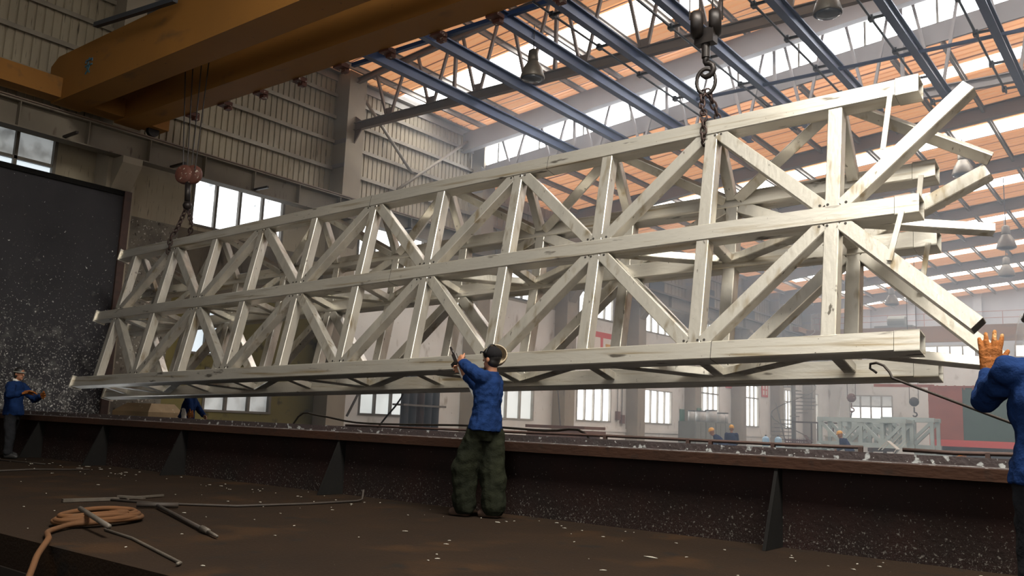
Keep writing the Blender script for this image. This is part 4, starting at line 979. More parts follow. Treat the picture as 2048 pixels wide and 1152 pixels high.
# pale helmet pushed back off the cap, seen as a rim round the head
m = MB(); cs = J['head'] + V((0.0, 0.05, 0.045))
hx = V((0.79, 0.61, 0)); hy = V((-0.30, 0.42, 0.85)).normalized(); hz_ = V((-0.55, 0.72, -0.42)).normalized()
R5 = Matrix((hx, hy, hz_)).transposed()
n = 22; prof = [(1.0, -0.02), (1.02, 0.0), (0.98, 0.03), (0.86, 0.07), (0.6, 0.10), (0.3, 0.115), (0.05, 0.12)]; vs = []
for sh in (1.0, 0.93):
    for k, h in prof:
        for i in range(n):
            an = 2 * math.pi * i / n; vs.append(cs + R5 @ V((math.cos(an) * 0.128 * k * sh, math.sin(an) * 0.128 * k * sh, h * sh)))
mm = len(prof); fs = []
for o_ in (0, mm * n):
    fs += [(o_ + i * n + k, o_ + i * n + (k + 1) % n, o_ + (i + 1) * n + (k + 1) % n, o_ + (i + 1) * n + k) for i in range(mm - 1) for k in range(n)]
    fs.append(tuple(range(o_ + (mm - 1) * n, o_ + mm * n)))
fs += [(k, (k + 1) % n, mm * n + (k + 1) % n, mm * n + k) for k in range(n)]
m.add(vs, fs); obj('raised_helmet', m, M['helmet_d'], P1, True)
m = MB(); m.tube([J['head'] + r1 * 0.098 * math.cos(a) + f1 * 0.012 + u1 * (0.045 + 0.105 * math.sin(a)) for a in [math.pi * k / 14 for k in range(15)]], 0.008, 6); obj('helmet_strap', m, M['rubber'], P1, True)
# crane controller in his hand
ct = thing('crane_controller', 'black hand controller with a stub antenna held up by the pointing worker', 'controller', (-6.28, 7.09, 1.59))
g = MB(); g.beam((-6.255, 7.10, 1.575), (-6.335, 7.12, 1.685), 0.045, 0.055, (0.6, 0.2, 0.7), 0.008); obj('housing', g, M['black'], ct)
g = MB(); g.cyl((-6.33, 7.12, 1.68), (-6.41, 7.14, 1.765), 0.016, 0.012, 10); obj('antenna', g, M['black'], ct, True)
g = MB(); g.beam((-6.285, 7.095, 1.59), (-6.34, 7.105, 1.555), 0.03, 0.04, (0, 0, 1)); obj('trigger', g, M['black'], ct)
g = MB(); g.tube([(-6.25, 7.10, 1.58), (-6.24, 7.10, 1.53), (-6.19, 7.10, 1.44), (-6.10, 7.13, 1.34), (-6.03, 7.13, 1.22)], 0.014, 8); obj('cable', g, M['white_cloth'], ct, True)

# --- left worker by the tank
J2 = dict(head=(-16.74, 7.0, 1.50), neck=(-16.78, 6.99, 1.36), chest=(-16.80, 6.98, 1.13), pelvis=(-16.78, 7.0, 0.83),
          shL=(-16.90, 7.14, 1.28), elL=(-16.75, 7.32, 1.05), wrL=(-16.50, 7.33, 1.12), shR=(-16.62, 6.83, 1.27), elR=(-16.32, 6.72, 1.10), wrR=(-16.05, 6.86, 1.16),
          hipL=(-16.86, 7.07, 0.76), hipR=(-16.68, 6.91, 0.76), knL=(-17.0, 7.10, 0.42), knR=(-16.52, 6.88, 0.42), anL=(-17.08, 7.12, 0.085), anR=(-16.44, 6.86, 0.085))
P2, J, hf, _, s2 = person('worker in blue jacket and black trousers at the left edge, reaching out a brown-gloved hand', J2, (0.80, 0.60, 0), 0.013, 1.08, 'denim', 'trouser2', 0.1, (0.9, 0.45, -0.1), ('R', 'L'), (0.5, 0.35),
    (None, ((0.8, 0.5, 0.15), (0.2, -0.3, -0.9), (-0.5, 0.8, 0.1))), 0.08, s=0.95, boots='rubber')
hair(P2, J, hf, 0.95, 'hair', 0.02)
m = MB(); f2, u2, r2, R2 = head_frame(J, hf); m.tube([J['head'] + r2 * 0.088 * math.cos(a) + f2 * 0.104 * math.sin(a) + u2 * 0.03 for a in [2 * math.pi * k / 20 for k in range(20)]], 0.012, 6, True); obj('goggle_strap', m, M['cab'], P2, True)
m = MB(); m.loft([(J['neck'] - u2 * 0.01, r2 * 0.072, f2 * 0.072), (J['neck'] + u2 * 0.045, r2 * 0.066, f2 * 0.068)]); obj('collar', m, M['white_cloth'], P2, True)

# --- worker half hidden behind the tank
J3 = dict(head=(-18.25, 11.5, 1.44), neck=(-18.30, 11.5, 1.30), chest=(-18.38, 11.5, 1.10), pelvis=(-18.45, 11.5, 0.84),
          shL=(-18.50, 11.66, 1.24), elL=(-18.40, 11.78, 1.0), wrL=(-18.2, 11.8, 0.85), shR=(-18.18, 11.34, 1.23), elR=(-18.0, 11.28, 1.05), wrR=(-17.88, 11.24, 0.96),
          hipL=(-18.53, 11.58, 0.78), hipR=(-18.37, 11.42, 0.78), knL=(-18.55, 11.6, 0.38), knR=(-18.33, 11.4, 0.38), anL=(-18.57, 11.6, 0.035), anR=(-18.35, 11.4, 0.035))
P3, J, hf, _, s3 = person('worker in blue jacket standing behind the tank, half hidden by the girder', J3, (0.85, -0.1, 0), 0.016, 1.12, 'denim', 'trouser2', 0, None, ('R',), (0.6, 0.6), (None, ((0.45, -0.2, -0.8), (-0.5, 0.3, -0.2), (0.2, -0.9, 0))), 0.06)
hair(P3, J, hf, 1.0); 
m = MB(); m.cap((-18.12, 11.2, 0.98), 0.05, (-18.05, 11.2, 0.72), 0.06); o = obj('white_rag', m, M['white_cloth'], P3); remesh(o, 0.012, 2, 0.03, 0.08)

# --- big worker at the right edge
J4 = dict(head=(-0.520, 4.91, 1.515), neck=(-0.495, 4.86, 1.37), chest=(-0.50, 4.84, 1.15), pelvis=(-0.50, 4.85, 0.85),
          shL=(-0.675, 4.79, 1.295), elL=(-0.812, 4.98, 1.165), wrL=(-0.800, 5.10, 1.335), shR=(-0.32, 4.92, 1.29), elR=(-0.20, 5.08, 1.06), wrR=(-0.37, 5.29, 0.975),
          hipL=(-0.59, 4.81, 0.80), hipR=(-0.42, 4.88, 0.80), knL=(-0.60, 4.84, 0.43), knR=(-0.40, 4.93, 0.43), anL=(-0.60, 4.80, 0.085), anR=(-0.38, 4.90, 0.085))
P4, J, hf, _, s4 = person('worker in blue jacket at the right edge, raising an ochre leather glove', J4, (-0.35, 0.94, 0), 0.009, 1.0, 'denim', 'trouser2', 0.15, (-0.55, 0.83, 0.05), ('L', 'R'), (0.16, 1.3),
    (((0.03, 0.05, 1.0), (-0.2, 0.95, 0.05), (0.95, 0.25, 0)), ((-0.55, 0.6, -0.2), (0.2, -0.2, -0.9), (0.3, 0.6, 0.4))), 0.09, s=0.97)
hair(P4, J, hf, 0.97, 'hair', 0.02)
f4, u4, r4, R4 = head_frame(J, hf)
m = MB(); m.tube([J['head'] + r4 * 0.088 * math.cos(a) + f4 * 0.106 * math.sin(a) + u4 * 0.045 for a in [2 * math.pi * k / 24 for k in range(24)]], 0.016, 8, True)
m.ell(J['head'] - r4 * 0.088 + u4 * 0.055, 0.018, 0.03, 0.03, R4); obj('headgear_band', m, M['rubber'], P4, True)
visor = bpy.data.materials.new('clear_visor'); visor.use_nodes = True
bb = visor.node_tree.nodes['Principled BSDF']; bb.inputs['Base Color'].default_value = (0.9, 0.92, 0.95, 1); bb.inputs['Roughness'].default_value = 0.15; bb.inputs['Alpha'].default_value = 0.28
m = MB(); vs = []; n = 12
for sh in (1.0, 0.985):
    for i, (h, k) in enumerate(((0.07, 1.0), (0.02, 1.12), (-0.06, 1.2), (-0.14, 1.22))):
        for q in range(n + 1):
            an = math.pi * (0.08 + 0.84 * q / n); vs.append(J['head'] + (r4 * math.cos(an) * 0.105 + f4 * math.sin(an) * 0.135) * k * sh + u4 * h)
fs = []
for o_ in (0, 4 * (n + 1)):
    for i in range(3):
        for q in range(n): a = o_ + i * (n + 1) + q; fs.append((a, a + 1, a + n + 2, a + n + 1))
m.add(vs, fs); obj('face_shield', m, visor, P4, True)
rd = MB(); rd.tube([(-1.615, 6.02, 1.385), (-1.635, 6.03, 1.40), (-1.66, 6.04, 1.415), (-1.655, 6.03, 1.445), (-1.61, 6.01, 1.45), (-1.56, 5.99, 1.43), (-1.52, 5.97, 1.385), (-1.50, 5.96, 1.345), (-1.36, 5.90, 1.29), (-0.90, 5.62, 1.115), (-0.43, 5.34, 0.94), (-0.30, 5.26, 0.89)], 0.0085, 8)
o = obj('hooked_rod', rd, M['rod'], None, True); tag(o, 'long thin rod with a hooked tip held by the right-edge worker', 'rod')

# --- workers in the far hall
def bent(x, y, z, f, lean, s=1.0):
    """standing or leaning figure on floor z facing f, lean in radians"""
    f = V(f).normalized(); r = V((f.y, -f.x, 0)); b = V((x, y, z)); up = V((0, 0, 1))
    pel = b + up * 0.90 * s - f * 0.15 * math.sin(lean) * s; d = (up * math.cos(lean) + f * math.sin(lean))
    ch = pel + d * 0.30 * s; ne = pel + d * 0.52 * s; he = ne + (d + up * 0.3 + f * 0.25).normalized() * 0.15 * s
    J = dict(head=he, neck=ne, chest=ch, pelvis=pel)
    for sg, k in ((-1, 'L'), (1, 'R')):
        sh = ne - d * 0.06 * s + r * sg * 0.19 * s; J['sh' + k] = sh
        J['el' + k] = sh - up * 0.26 * s + f * (0.04 + 0.06 * sg) * s + r * sg * 0.03; J['wr' + k] = J['el' + k] - up * 0.12 * s + f * 0.2 * s - r * sg * 0.04
        J['hip' + k] = pel - up * 0.06 * s + r * sg * 0.09 * s; J['kn' + k] = b + up * 0.48 * s + r * sg * 0.11 * s + f * 0.03; J['an' + k] = b + up * 0.085 * s + r * sg * 0.12 * s - f * 0.02
    return J
for (x, y, z, f, lean, s, lab, hm, cur) in (
    (-13.9, 30.9, ZF, (-0.95, -0.3, 0), 0.75, 0.98, 'stooping worker in blue with a hard hat, left of a pair beyond the tank', 'helmet_y', 0),
    (-13.68, 31.3, ZF, (-0.3, 0.9, 0), 0.05, 0.96, 'upright worker in blue with a hard hat, right of a pair beyond the tank', 'helmet_y', 0),
    (-9.92, 33.0, ZF, (-0.9, 0.1, 0), 0.55, 0.98, 'worker in blue with a yellow hard hat bending in front of the stacked lattice frames', 'helmet_y', 0)):
    Jx = bent(x, y, z, f, lean, s)
    Px, J, hf, _, _s = person(lab, Jx, f, 0.02, 1.0, 'denim', 'trouser2', 0.1, V(f) + V((0, 0, -0.5 * lean)), (), (0.5, 0.5), (None, None), 0.06, s=s, folds=False)
    hat(Px, J, hf, s, hm)
# squatting worker of whom only the orange hat shows over the rim
bx_, by_, bz_ = -5.03, 28.0, ZF
Jx = {k: (bx_ + a, by_ + b_, bz_ + c) for k, (a, b_, c) in dict(head=(-0.16, 0, 0.93), neck=(-0.08, 0, 0.80), chest=(0.0, 0, 0.60), pelvis=(0.12, 0, 0.34), shL=(-0.04, -0.19, 0.74), elL=(-0.22, -0.24, 0.5), wrL=(-0.42, -0.12, 0.42), shR=(-0.04, 0.19, 0.74), elR=(-0.22, 0.24, 0.5), wrR=(-0.42, 0.12, 0.42),
    hipL=(0.12, -0.09, 0.30), hipR=(0.12, 0.09, 0.30), knL=(-0.28, -0.17, 0.48), knR=(-0.28, 0.17, 0.48), anL=(-0.02, -0.15, 0.085), anR=(-0.02, 0.15, 0.085)).items()}
Px, J, hf, _, _s = person('squatting worker of whom only an orange hard hat shows above the tank rim', Jx, (-1, 0, 0), 0.02, 1.0, 'denim', 'trouser2', 0, (-1, 0, -0.2), (), (0.5, 0.5), (None, None), 0.02, folds=False)
hat(Px, J, hf, 1.0, 'helmet_o')
# ------------------------------------------------------------------ things lying on the platform
def rodthing(name, label, cat, pts, r, mat, group=None, n=7):
    g = MB(); g.tube(pts, r, n); return tag(obj(name, g, M[mat], None, True), label, cat, group)
rodthing('thin_rod', 'long thin dark rod on the platform ending in an upright hook below the tank wall', 'rod', [(-9.0, 4.72, 0.014), (-8.3, 4.98, 0.014), (-7.75, 5.5, 0.013), (-7.6, 6.3, 0.013), (-7.58, 6.98, 0.014), (-7.58, 7.06, 0.03), (-7.58, 7.07, 0.14)], 0.013, 'rod')
b = MB(); b.beam((-8.95, 4.30, 0.02), (-8.88, 4.95, 0.02), 0.05, 0.03); b.beam((-8.88, 4.9, 0.025), (-9.05, 5.45, 0.02), 0.025, 0.02); b.beam((-8.9, 4.85, 0.045), (-8.65, 5.0, 0.04), 0.05, 0.02)
tag(obj('scraper_bar', b, M['rod_l']), 'pale flat bar lying at the left end of the long thin rod', 'bar')
t = thing('raking_tool', 'heavy T-headed bar lying on the platform, right of the hose coil', 'tool', (-7.0, 4.4, 0))
g = MB(); g.tube([(-7.98, 4.76, 0.03), (-7.3, 4.52, 0.028), (-6.3, 4.16, 0.026)], 0.018, 8); obj('shaft', g, M['rod'], t, True)
g = MB(); g.cyl((-8.12, 4.62, 0.035), (-7.9, 4.93, 0.035), 0.026, n=8); obj('cross_head', g, M['rod'], t, True)
g = MB(); g.cyl((-6.3, 4.16, 0.028), (-6.12, 4.10, 0.028), 0.028, 0.022, n=8); g.cyl((-6.12, 4.10, 0.026), (-5.88, 4.02, 0.022), 0.015, 0.011, n=8); obj('socket', g, M['rod_l'], t, True)
rodthing('thin_rod', 'thin rod lying in front of the hose coil towards the platform edge', 'rod', [(-6.75, 3.6, 0.012), (-6.2, 3.52, 0.012), (-5.4, 3.3, 0.012), (-5.04, 3.2, 0.012), (-4.98, 3.14, 0.02)], 0.011, 'rod_l')
rodthing('short_pipe', 'short grey pipe lying across the hose coil', 'pipe', [(-7.22, 3.62, 0.13), (-6.36, 3.42, 0.085)], 0.02, 'rod_l')
rodthing('thin_rod', 'dark rod at the left edge of the platform', 'rod', [(-13.3, 5.45, 0.014), (-13.5, 6.0, 0.014), (-13.25, 6.72, 0.014)], 0.014, 'rod')
rodthing('thin_rod', 'short rod on the platform behind the left worker', 'rod', [(-16.2, 6.45, 0.012), (-15.3, 6.62, 0.012), (-14.7, 6.72, 0.012)], 0.012, 'rod')
rodthing('upright_bar', 'short pale bar sticking up at the left edge of the platform', 'bar', [(-12.6, 5.12, 0.005), (-12.75, 5.17, 0.16)], 0.018, 'rod_l')
# hose coil
hp = []; cx, cy = -7.22, 3.80; rx, ry = 0.43, 0.24
ax = V((-0.36, 0.93, 0)); ay = V((-0.93, -0.36, 0))
pts = []
for k in range(86):
    a = 2 * math.pi * k / 18 + 0.4; sc = 1.0 - 0.045 * (k // 18) + 0.03 * math.sin(k * 0.9)
    ex = 1.0 + 0.10 * math.sin(0.35 * k)
    p = V((cx, cy, 0)) + ax * rx * ex * sc * math.cos(a) + ay * ry * sc * math.sin(a); p.z = 0.03 + 0.014 * (k / 18) + 0.008 * math.sin(k * 0.7)
    pts.append(p)
pts = [V(p) for p in ((-5.75, 2.3, -0.77), (-5.80, 2.45, -0.62), (-5.86, 2.60, -0.32), (-5.95, 2.71, -0.12), (-6.08, 2.80, -0.03), (-6.24, 2.93, 0.04), (-6.45, 3.03, 0.032), (-6.70, 3.14, 0.03), (-6.88, 3.30, 0.03))] + [p for p in pts[9:]]
# smooth by Catmull-Rom
def cr(P, n=4):
    out = []
    for i in range(len(P) - 1):
        p0, p1, p2, p3 = P[max(i - 1, 0)], P[i], P[i + 1], P[min(i + 2, len(P) - 1)]
        for k in range(n):
            t = k / n; out.append(0.5 * ((2 * p1) + (p2 - p0) * t + (2 * p0 - 5 * p1 + 4 * p2 - p3) * t * t + (3 * p1 - p0 - 3 * p2 + p3) * t ** 3))
    return out + [P[-1]]
g = MB(); g.tube(cr(pts), 0.021, 9); tag(obj('hose', g, M['hose'], None, True), 'dusty orange hose coiled on the platform and hanging over its edge', 'hose')
# flakes of zinc on the platform
rnd = random.Random(3); g = MB()
for k in range(230):
    x = rnd.uniform(-17, 1.0); y = rnd.uniform(3.0, 7.3) if k % 3 else rnd.uniform(6.6, 7.35)
    s = rnd.uniform(0.004, 0.011) * (2.0 if k % 23 == 0 else 1); a = rnd.uniform(0, 6.28); e = rnd.uniform(1, 3.2)
    c, sn = math.cos(a) * s, math.sin(a) * s
    p = [(x + c * e, y + sn * e, 0.003), (x - sn, y + c, 0.004), (x - c * e, y - sn * e, 0.003), (x + sn * 0.8, y - c * 0.8, 0.004)]
    g.prism(p, (0, 0, 0.004))
tag(obj('zinc_flakes', g, M['flake']), 'scattered pale flakes of zinc on the brown platform floor', 'flakes', None, 'stuff')
# cable draped behind the tank
g = MB(); g.tube(cr([V(p) for p in [(-15.6, 11.9, -0.05), (-14.9, 11.9, 0.93), (-14.3, 11.95, 0.97), (-13.2, 12.0, 0.86), (-11.6, 11.9, 0.87), (-10, 11.8, 0.9), (-8.3, 11.6, 0.87), (-7.4, 11.5, 0.84), (-6.9, 11.4, -0.05)]]), 0.02, 7); tag(obj('cable', g, M['rod_l'], None, True), 'grey cable draped along the far side of the tank, left of the pointing worker', 'cable')
g = MB(); g.tube(cr([V(p) for p in [(-14.0, 13.2, 0.60), (-13.6, 13.2, 1.0), (-13.28, 13.2, 1.3), (-13.1, 13.2, 1.6), (-13.0, 13.2, 2.4)]]), 0.02, 7)
o = obj('cable', g, M['cable'], None, True); tag(o, 'dark cable slanting in front of the frosted window', 'cable')
# chamfered block
g = MB(); x0, x1, y0, y1 = -20.9, -19.25, 11.0, 11.9
g.box(x0, x1, y0, y1, -0.05, 0.90); bl = [(x0, y0, 0.90), (x1, y0, 0.90), (x1, y1, 0.90), (x0, y1, 0.90)]; tp = [(x0 + 0.3, y0 + 0.2, 1.10), (x1 - 0.25, y0 + 0.2, 1.10), (x1 - 0.25, y1 - 0.1, 1.10), (x0 + 0.3, y1 - 0.1, 1.10)]
g.add(bl + tp, [(0, 1, 5, 4), (1, 2, 6, 5), (2, 3, 7, 6), (3, 0, 4, 7), (4, 5, 6, 7)]); tag(obj('timber_block', g, M['wood']), 'pale chamfered block spattered with zinc behind the left end of the tank', 'block')
m = MB(); m.box(-21.1, 12, 10.9, 13.0, -0.42, -0.05); struct('floor', m, M['pit'], None, 'dark walkway floor along the far side of the tank', 'floor')

# ------------------------------------------------------------------ far hall
# boards
t = thing('board_stack', 'low stack of red-brown boards right of the pointing worker', 'boards', (-17.0, 24.3, ZF))
for k in range(9):
    g = MB(); x = -17.9 + 0.05 * math.sin(k * 2.1); g.box(x, x + 2.2 + 0.2 * math.sin(k), 24.0, 25.3, ZF + 0.12 + 0.145 * k, ZF + 0.22 + 0.145 * k); obj('board', g, M['pallet'], t)
for x in (-17.6, -16.2):
    g = MB(); g.box(x, x + 0.1, 24.0, 25.3, ZF, ZF + 0.12); obj('bearer', g, M['pallet'], t)
# notice boards and signs
def plate(name, x, y0, y1, z0, z1, mat, label, cat, lines=()):
    t = thing(name, label, cat, (x, (y0 + y1) / 2, z0))
    g = MB(); g.box(x, x + 0.04, y0, y1, z0, z1); obj('panel', g, M[mat], t)
    for a, b_, c, d, mm in lines:
        g = MB(); g.box(x + 0.04, x + 0.048, y0 + (y1 - y0) * a, y0 + (y1 - y0) * b_, z0 + (z1 - z0) * c, z0 + (z1 - z0) * d); obj('lettering', g, M[mm], t)
    return t
plate('notice_board', XW + 0.02, 41.75, 42.25, 1.35, 2.1, 'board', 'narrow green board on the wall left of the second green board', 'notice board')
plate('notice_board', XC + 0.01, 42.45, 42.95, 1.3, 2.2, 'board', 'square green notice board on the wall column', 'notice board', [(0.2, 0.8, 0.6, 0.64, 'frame_w'), (0.2, 0.8, 0.4, 0.44, 'frame_w')])
plate('red_banner', XW + 0.02, 33.0, 35.6, 4.15, 5.3, 'paper', 'red and white banner on the wall seen through the lattice', 'banner', [(0, 1, 0.78, 1.0, 'red'), (0.28, 0.36, 0, 0.78, 'red'), (0.45, 0.95, 0.36, 0.56, 'helmet_y'), (0.45, 0.95, 0.05, 0.25, 'cab')])
plate('wall_sign', XW + 0.02, 47.5, 49.3, 3.55, 4.1, 'red', 'long red sign just under the girder, left of the squarer red sign', 'sign', [(0.1, 0.3, 0.3, 0.7, 'paper'), (0.4, 0.6, 0.3, 0.7, 'paper'), (0.7, 0.9, 0.3, 0.7, 'paper')])
plate('wall_sign', XW + 0.02, 52.9, 53.9, 3.3, 4.2, 'red', 'square red sign on the wall between two tall windows', 'sign', [(0.15, 0.4, 0.55, 0.85, 'paper'), (0.6, 0.85, 0.55, 0.85, 'paper'), (0.15, 0.4, 0.15, 0.45, 'paper'), (0.6, 0.85, 0.15, 0.45, 'paper')])
# leaning poles against the columns
rodthing('leaning_pole', 'thin pale pole leaning on the wall by the red-brown boards', 'pole', [(-19.0, 27.9, ZF), (-20.4, 29.4, 2.6)], 0.03, 'rod_l')
rodthing('leaning_pole', 'thin pole leaning beside the spiral stair', 'pole', [(-18.9, 51.6, ZF), (-20.3, 53.2, 2.9)], 0.04, 'rod_l')
g = MB(); g.beam((-19.6, 62.0, ZF), (-20.0, 65.2, 4.6), 0.16, 0.16); o = obj('sloping_strut', g, M['frame_w']); tag(o, 'grey strut sloping up in front of the last tall window', 'strut')
# cabinets with paint cans
for k, y in enumerate((38.6, 39.75, 40.9, 42.05)):
    t = thing('steel_cabinet', '%s grey steel cabinet from the left in the row under the paint cans' % ORD[k], 'cabinet', (-19.1, y + 0.5, ZF), 'cabinets along the far wall')
    g = MB(); g.box(-19.6, -18.7, y, y + 1.1, ZF, 1.45); obj('body', g, M['cab'], t)
    for a in (0.03, 0.57):
        g = MB(); g.box(-18.7, -18.68, y + a, y + a + 0.5, ZF + 0.1, 1.4); d = obj('door', g, M['cab'], t)
        g = MB(); g.box(-18.68, -18.65, y + (0.46 if a < 0.1 else 0.60), y + (0.5 if a < 0.1 else 0.64), 0.45, 0.65); obj('handle', g, M['can_lid'], d)
CANL = ['small dented can at the left end of the cabinets', 'big pale paint can behind the stooping worker', 'tall pale paint can, second of the big ones', 'squat pale can with a dark lid on the cabinets', 'slim pale can at the right end of the cabinets']
for k, (y, r, h) in enumerate(((39.0, 0.16, 0.5), (40.0, 0.26, 0.52), (41.2, 0.30, 0.6), (42.3, 0.24, 0.5), (42.9, 0.16, 0.52))):
    t = thing('paint_can', CANL[k], 'can', (-19.1, y, 1.45), 'paint cans on the cabinets')
    g = MB(); g.lathe((-19.1, y, 1.452), [(r, 0), (r, h), (r * 0.9, h + 0.005)], 18); obj('body', g, M['can'], t, True)
    g = MB(); g.lathe((-19.1, y, 1.452 + h), [(r + 0.012, -0.02), (r + 0.015, 0.0), (r + 0.012, 0.03), (r * 0.8, 0.035)], 18); obj('lid', g, M['can_lid'], t, True)
# water bottles, crate, table
t = thing('work_table', 'low rusty table frame with a white top beyond the tank rim', 'table', (-14.2, 37.0, ZF))
g = MB(); g.box(-15.2, -12.6, 36.4, 37.4, 0.42, 0.47); obj('table_top', g, M['galv_old'], t)
for x in (-15.1, -12.75):
    for y in (36.5, 37.25):
        g = MB(); g.box(x, x + 0.07, y, y + 0.07, ZF, 0.42); obj('leg', g, M['pipe_rust'], t)
for k, x in enumerate((-14.55, -14.0)):
    t = thing('water_bottle', ('left', 'right')[k] + ' one of two big blue water bottles beside the upright worker', 'bottle', (x, 36.9, 0.47), 'water bottles beyond the rim')
    g = MB(); g.lathe((x, 36.9, 0.472), [(0.13, 0), (0.15, 0.03), (0.15, 0.3), (0.13, 0.36), (0.04, 0.42)], 18); obj('body', g, M['bottle'], t, True)
    g = MB(); g.lathe((x, 36.9, 0.89), [(0.04, 0), (0.04, 0.06)], 12); obj('cap', g, M['can_lid'], t, True)
t = thing('plastic_crate', 'maroon plastic crate right of the water bottles', 'crate', (-13.15, 36.9, 0.47))
x0, x1, y0, y1, z0, z1 = -13.6, -12.65, 36.6, 37.25, 0.472, 0.82
g = MB(); g.box(x0, x1, y0, y1, z0, z0 + 0.03)
for z in (z0 + 0.03, z0 + 0.14, z0 + 0.26):
    h = 0.07; g.box(x0, x1, y0, y0 + 0.02, z, z + h); g.box(x0, x1, y1 - 0.02, y1, z, z + h); g.box(x0, x0 + 0.02, y0, y1, z, z + h); g.box(x1 - 0.02, x1, y0, y1, z, z + h)
for k in range(7):
    xx = x0 + (x1 - x0 - 0.03) * k / 6; g.box(xx, xx + 0.03, y0, y0 + 0.02, z0, z1); g.box(xx, xx + 0.03, y1 - 0.02, y1, z0, z1)
obj('shell', g, M['crate'], t)
t = thing('tall_trestle', 'rusty trestle frame in front of the spiral stair', 'trestle', (-13.6, 41.5, ZF))
for x in (-14.0, -13.0):
    for y in (41.0, 41.9):
        g = MB(); g.box(x, x + 0.06, y, y + 0.06, ZF, 1.62); obj('leg', g, M['pipe_rust'], t)
g = MB(); g.box(-14.9, -12.94, 41.0, 41.96, 1.58, 1.64); obj('top_frame', g, M['pipe_rust'], t)
g = MB(); g.beam((-14.4, 41.4, 1.0), (-13.9, 41.4, 0.2), 0.3, 0.05); obj('hung_plate', g, M['pallet'], t)
# spiral stair
t = thing('spiral_stair', 'dark spiral stair against the tall windows', 'staircase', (-18.05, 50, ZF))
g = MB(); g.cyl((-18.05, 50, ZF), (-18.05, 50, 6.6), 0.13, n=12); obj('pole', g, M['frame'], t, True)
ns = 30
for k in range(ns):
    a = 0.42 * k + 0.9; z = ZF + 0.22 * (k + 1); c, s = math.cos(a), math.sin(a); R_ = 1.25; w_ = 0.22
    g = MB(); g.prism([(-18.05 + 0.1 * c, 50 + 0.1 * s, z), (-18.05 + R_ * math.cos(a - w_), 50 + R_ * math.sin(a - w_), z), (-18.05 + R_ * math.cos(a + w_), 50 + R_ * math.sin(a + w_), z)], (0, 0, 0.05)); obj('tread', g, M['frame'], t)
g = MB(); g.tube([(-18.05 + 1.25 * math.cos(0.42 * k + 0.9), 50 + 1.25 * math.sin(0.42 * k + 0.9), ZF + 0.22 * (k + 1) + 0.95) for k in range(ns)], 0.03, 6); obj('handrail', g, M['frame'], t, True)
for k in range(0, ns, 3):
    a = 0.42 * k + 0.9; x, y, z = -18.05 + 1.25 * math.cos(a), 50 + 1.25 * math.sin(a), ZF + 0.22 * (k + 1); g = MB(); g.cyl((x, y, z), (x, y, z + 0.95), 0.018, n=5); obj('baluster', g, M['frame'], t)
# white box
g = MB(); g.box(-12.1, -11.0, 37.2, 38.0, ZF, 0.98); g.box(-12.15, -10.95, 37.15, 38.05, 0.98, 1.02); g.box(-11.9, -11.2, 37.18, 37.2, 0.3, 0.8); tag(obj('white_bin', g, M['white_cloth']), 'plain pale box standing right of the spiral stair foot', 'box')
# stacked galvanised frames
def frame_unit(x0, x1, y, z0, h, d, n, label, group='stacked lattice frames'):
    t = thing('stored_lattice_frame', label, 'steel frame', ((x0 + x1) / 2, y, z0), group)
    for yy in (y, y + d):
        for zz in (z0 + 0.09, z0 + h - 0.09):
            g = MB(); g.beam((x0, yy, zz), (x1, yy, zz), 0.17, 0.17); obj('chord', g, M['galv_old'], t)
        for k in range(n + 1):
            xx = x0 + 0.1 + (x1 - x0 - 0.2) * k / n; g = MB(); g.beam((xx, yy, z0 + 0.17), (xx, yy, z0 + h - 0.17), 0.13, 0.13, (0, 1, 0)); obj('post', g, M['galv_old'], t)
            if k < n:
                xe = x0 + 0.1 + (x1 - x0 - 0.2) * (k + 1) / n; a, b_ = (z0 + 0.17, z0 + h - 0.17) if k % 2 else (z0 + h - 0.17, z0 + 0.17)
                g = MB(); g.beam((xx, yy, a), (xe, yy, b_), 0.12, 0.12, (0, 1, 0)); obj('diagonal', g, M['galv_old'], t)
    for k in range(n + 1):
        xx = x0 + 0.1 + (x1 - x0 - 0.2) * k / n; g = MB(); g.beam((xx, y, z0 + h - 0.09), (xx, y + d, z0 + h - 0.09), 0.12, 0.12); obj('cross_bar', g, M['galv_old'], t)
frame_unit(-12.0, -8.6, 36.0, 0.62, 1.15, 1.2, 4, 'long pale galvanised lattice frame on trestles, left of the truck')
frame_unit(-9.9, -7.9, 36.1 + 1.3, 0.62, 1.25, 1.1, 2, 'pale galvanised lattice frame overlapping the first one, beside the red-brown truck')
frame_unit(-12.0, -9.6, 38.6, 0.62, 1.0, 1.0, 3, 'half hidden lattice frame stored behind the long pale one')
for k, x in enumerate((-11.6, -9.95, -8.25)):
    t = thing('trestle', '%s trestle from the left under the pale lattice frames' % ORD[k], 'trestle', (x, 37, ZF), 'trestles under the frames')
    g = MB(); g.box(x - 0.08, x + 0.08, 35.9, 39.7, 0.46, 0.615); obj('beam', g, M['pipe_rust'], t)
    for y in (36.0, 38.0, 39.5):
        g = MB(); g.box(x - 0.06, x + 0.06, y, y + 0.1, ZF, 0.46); obj('leg', g, M['pipe_rust'], t)
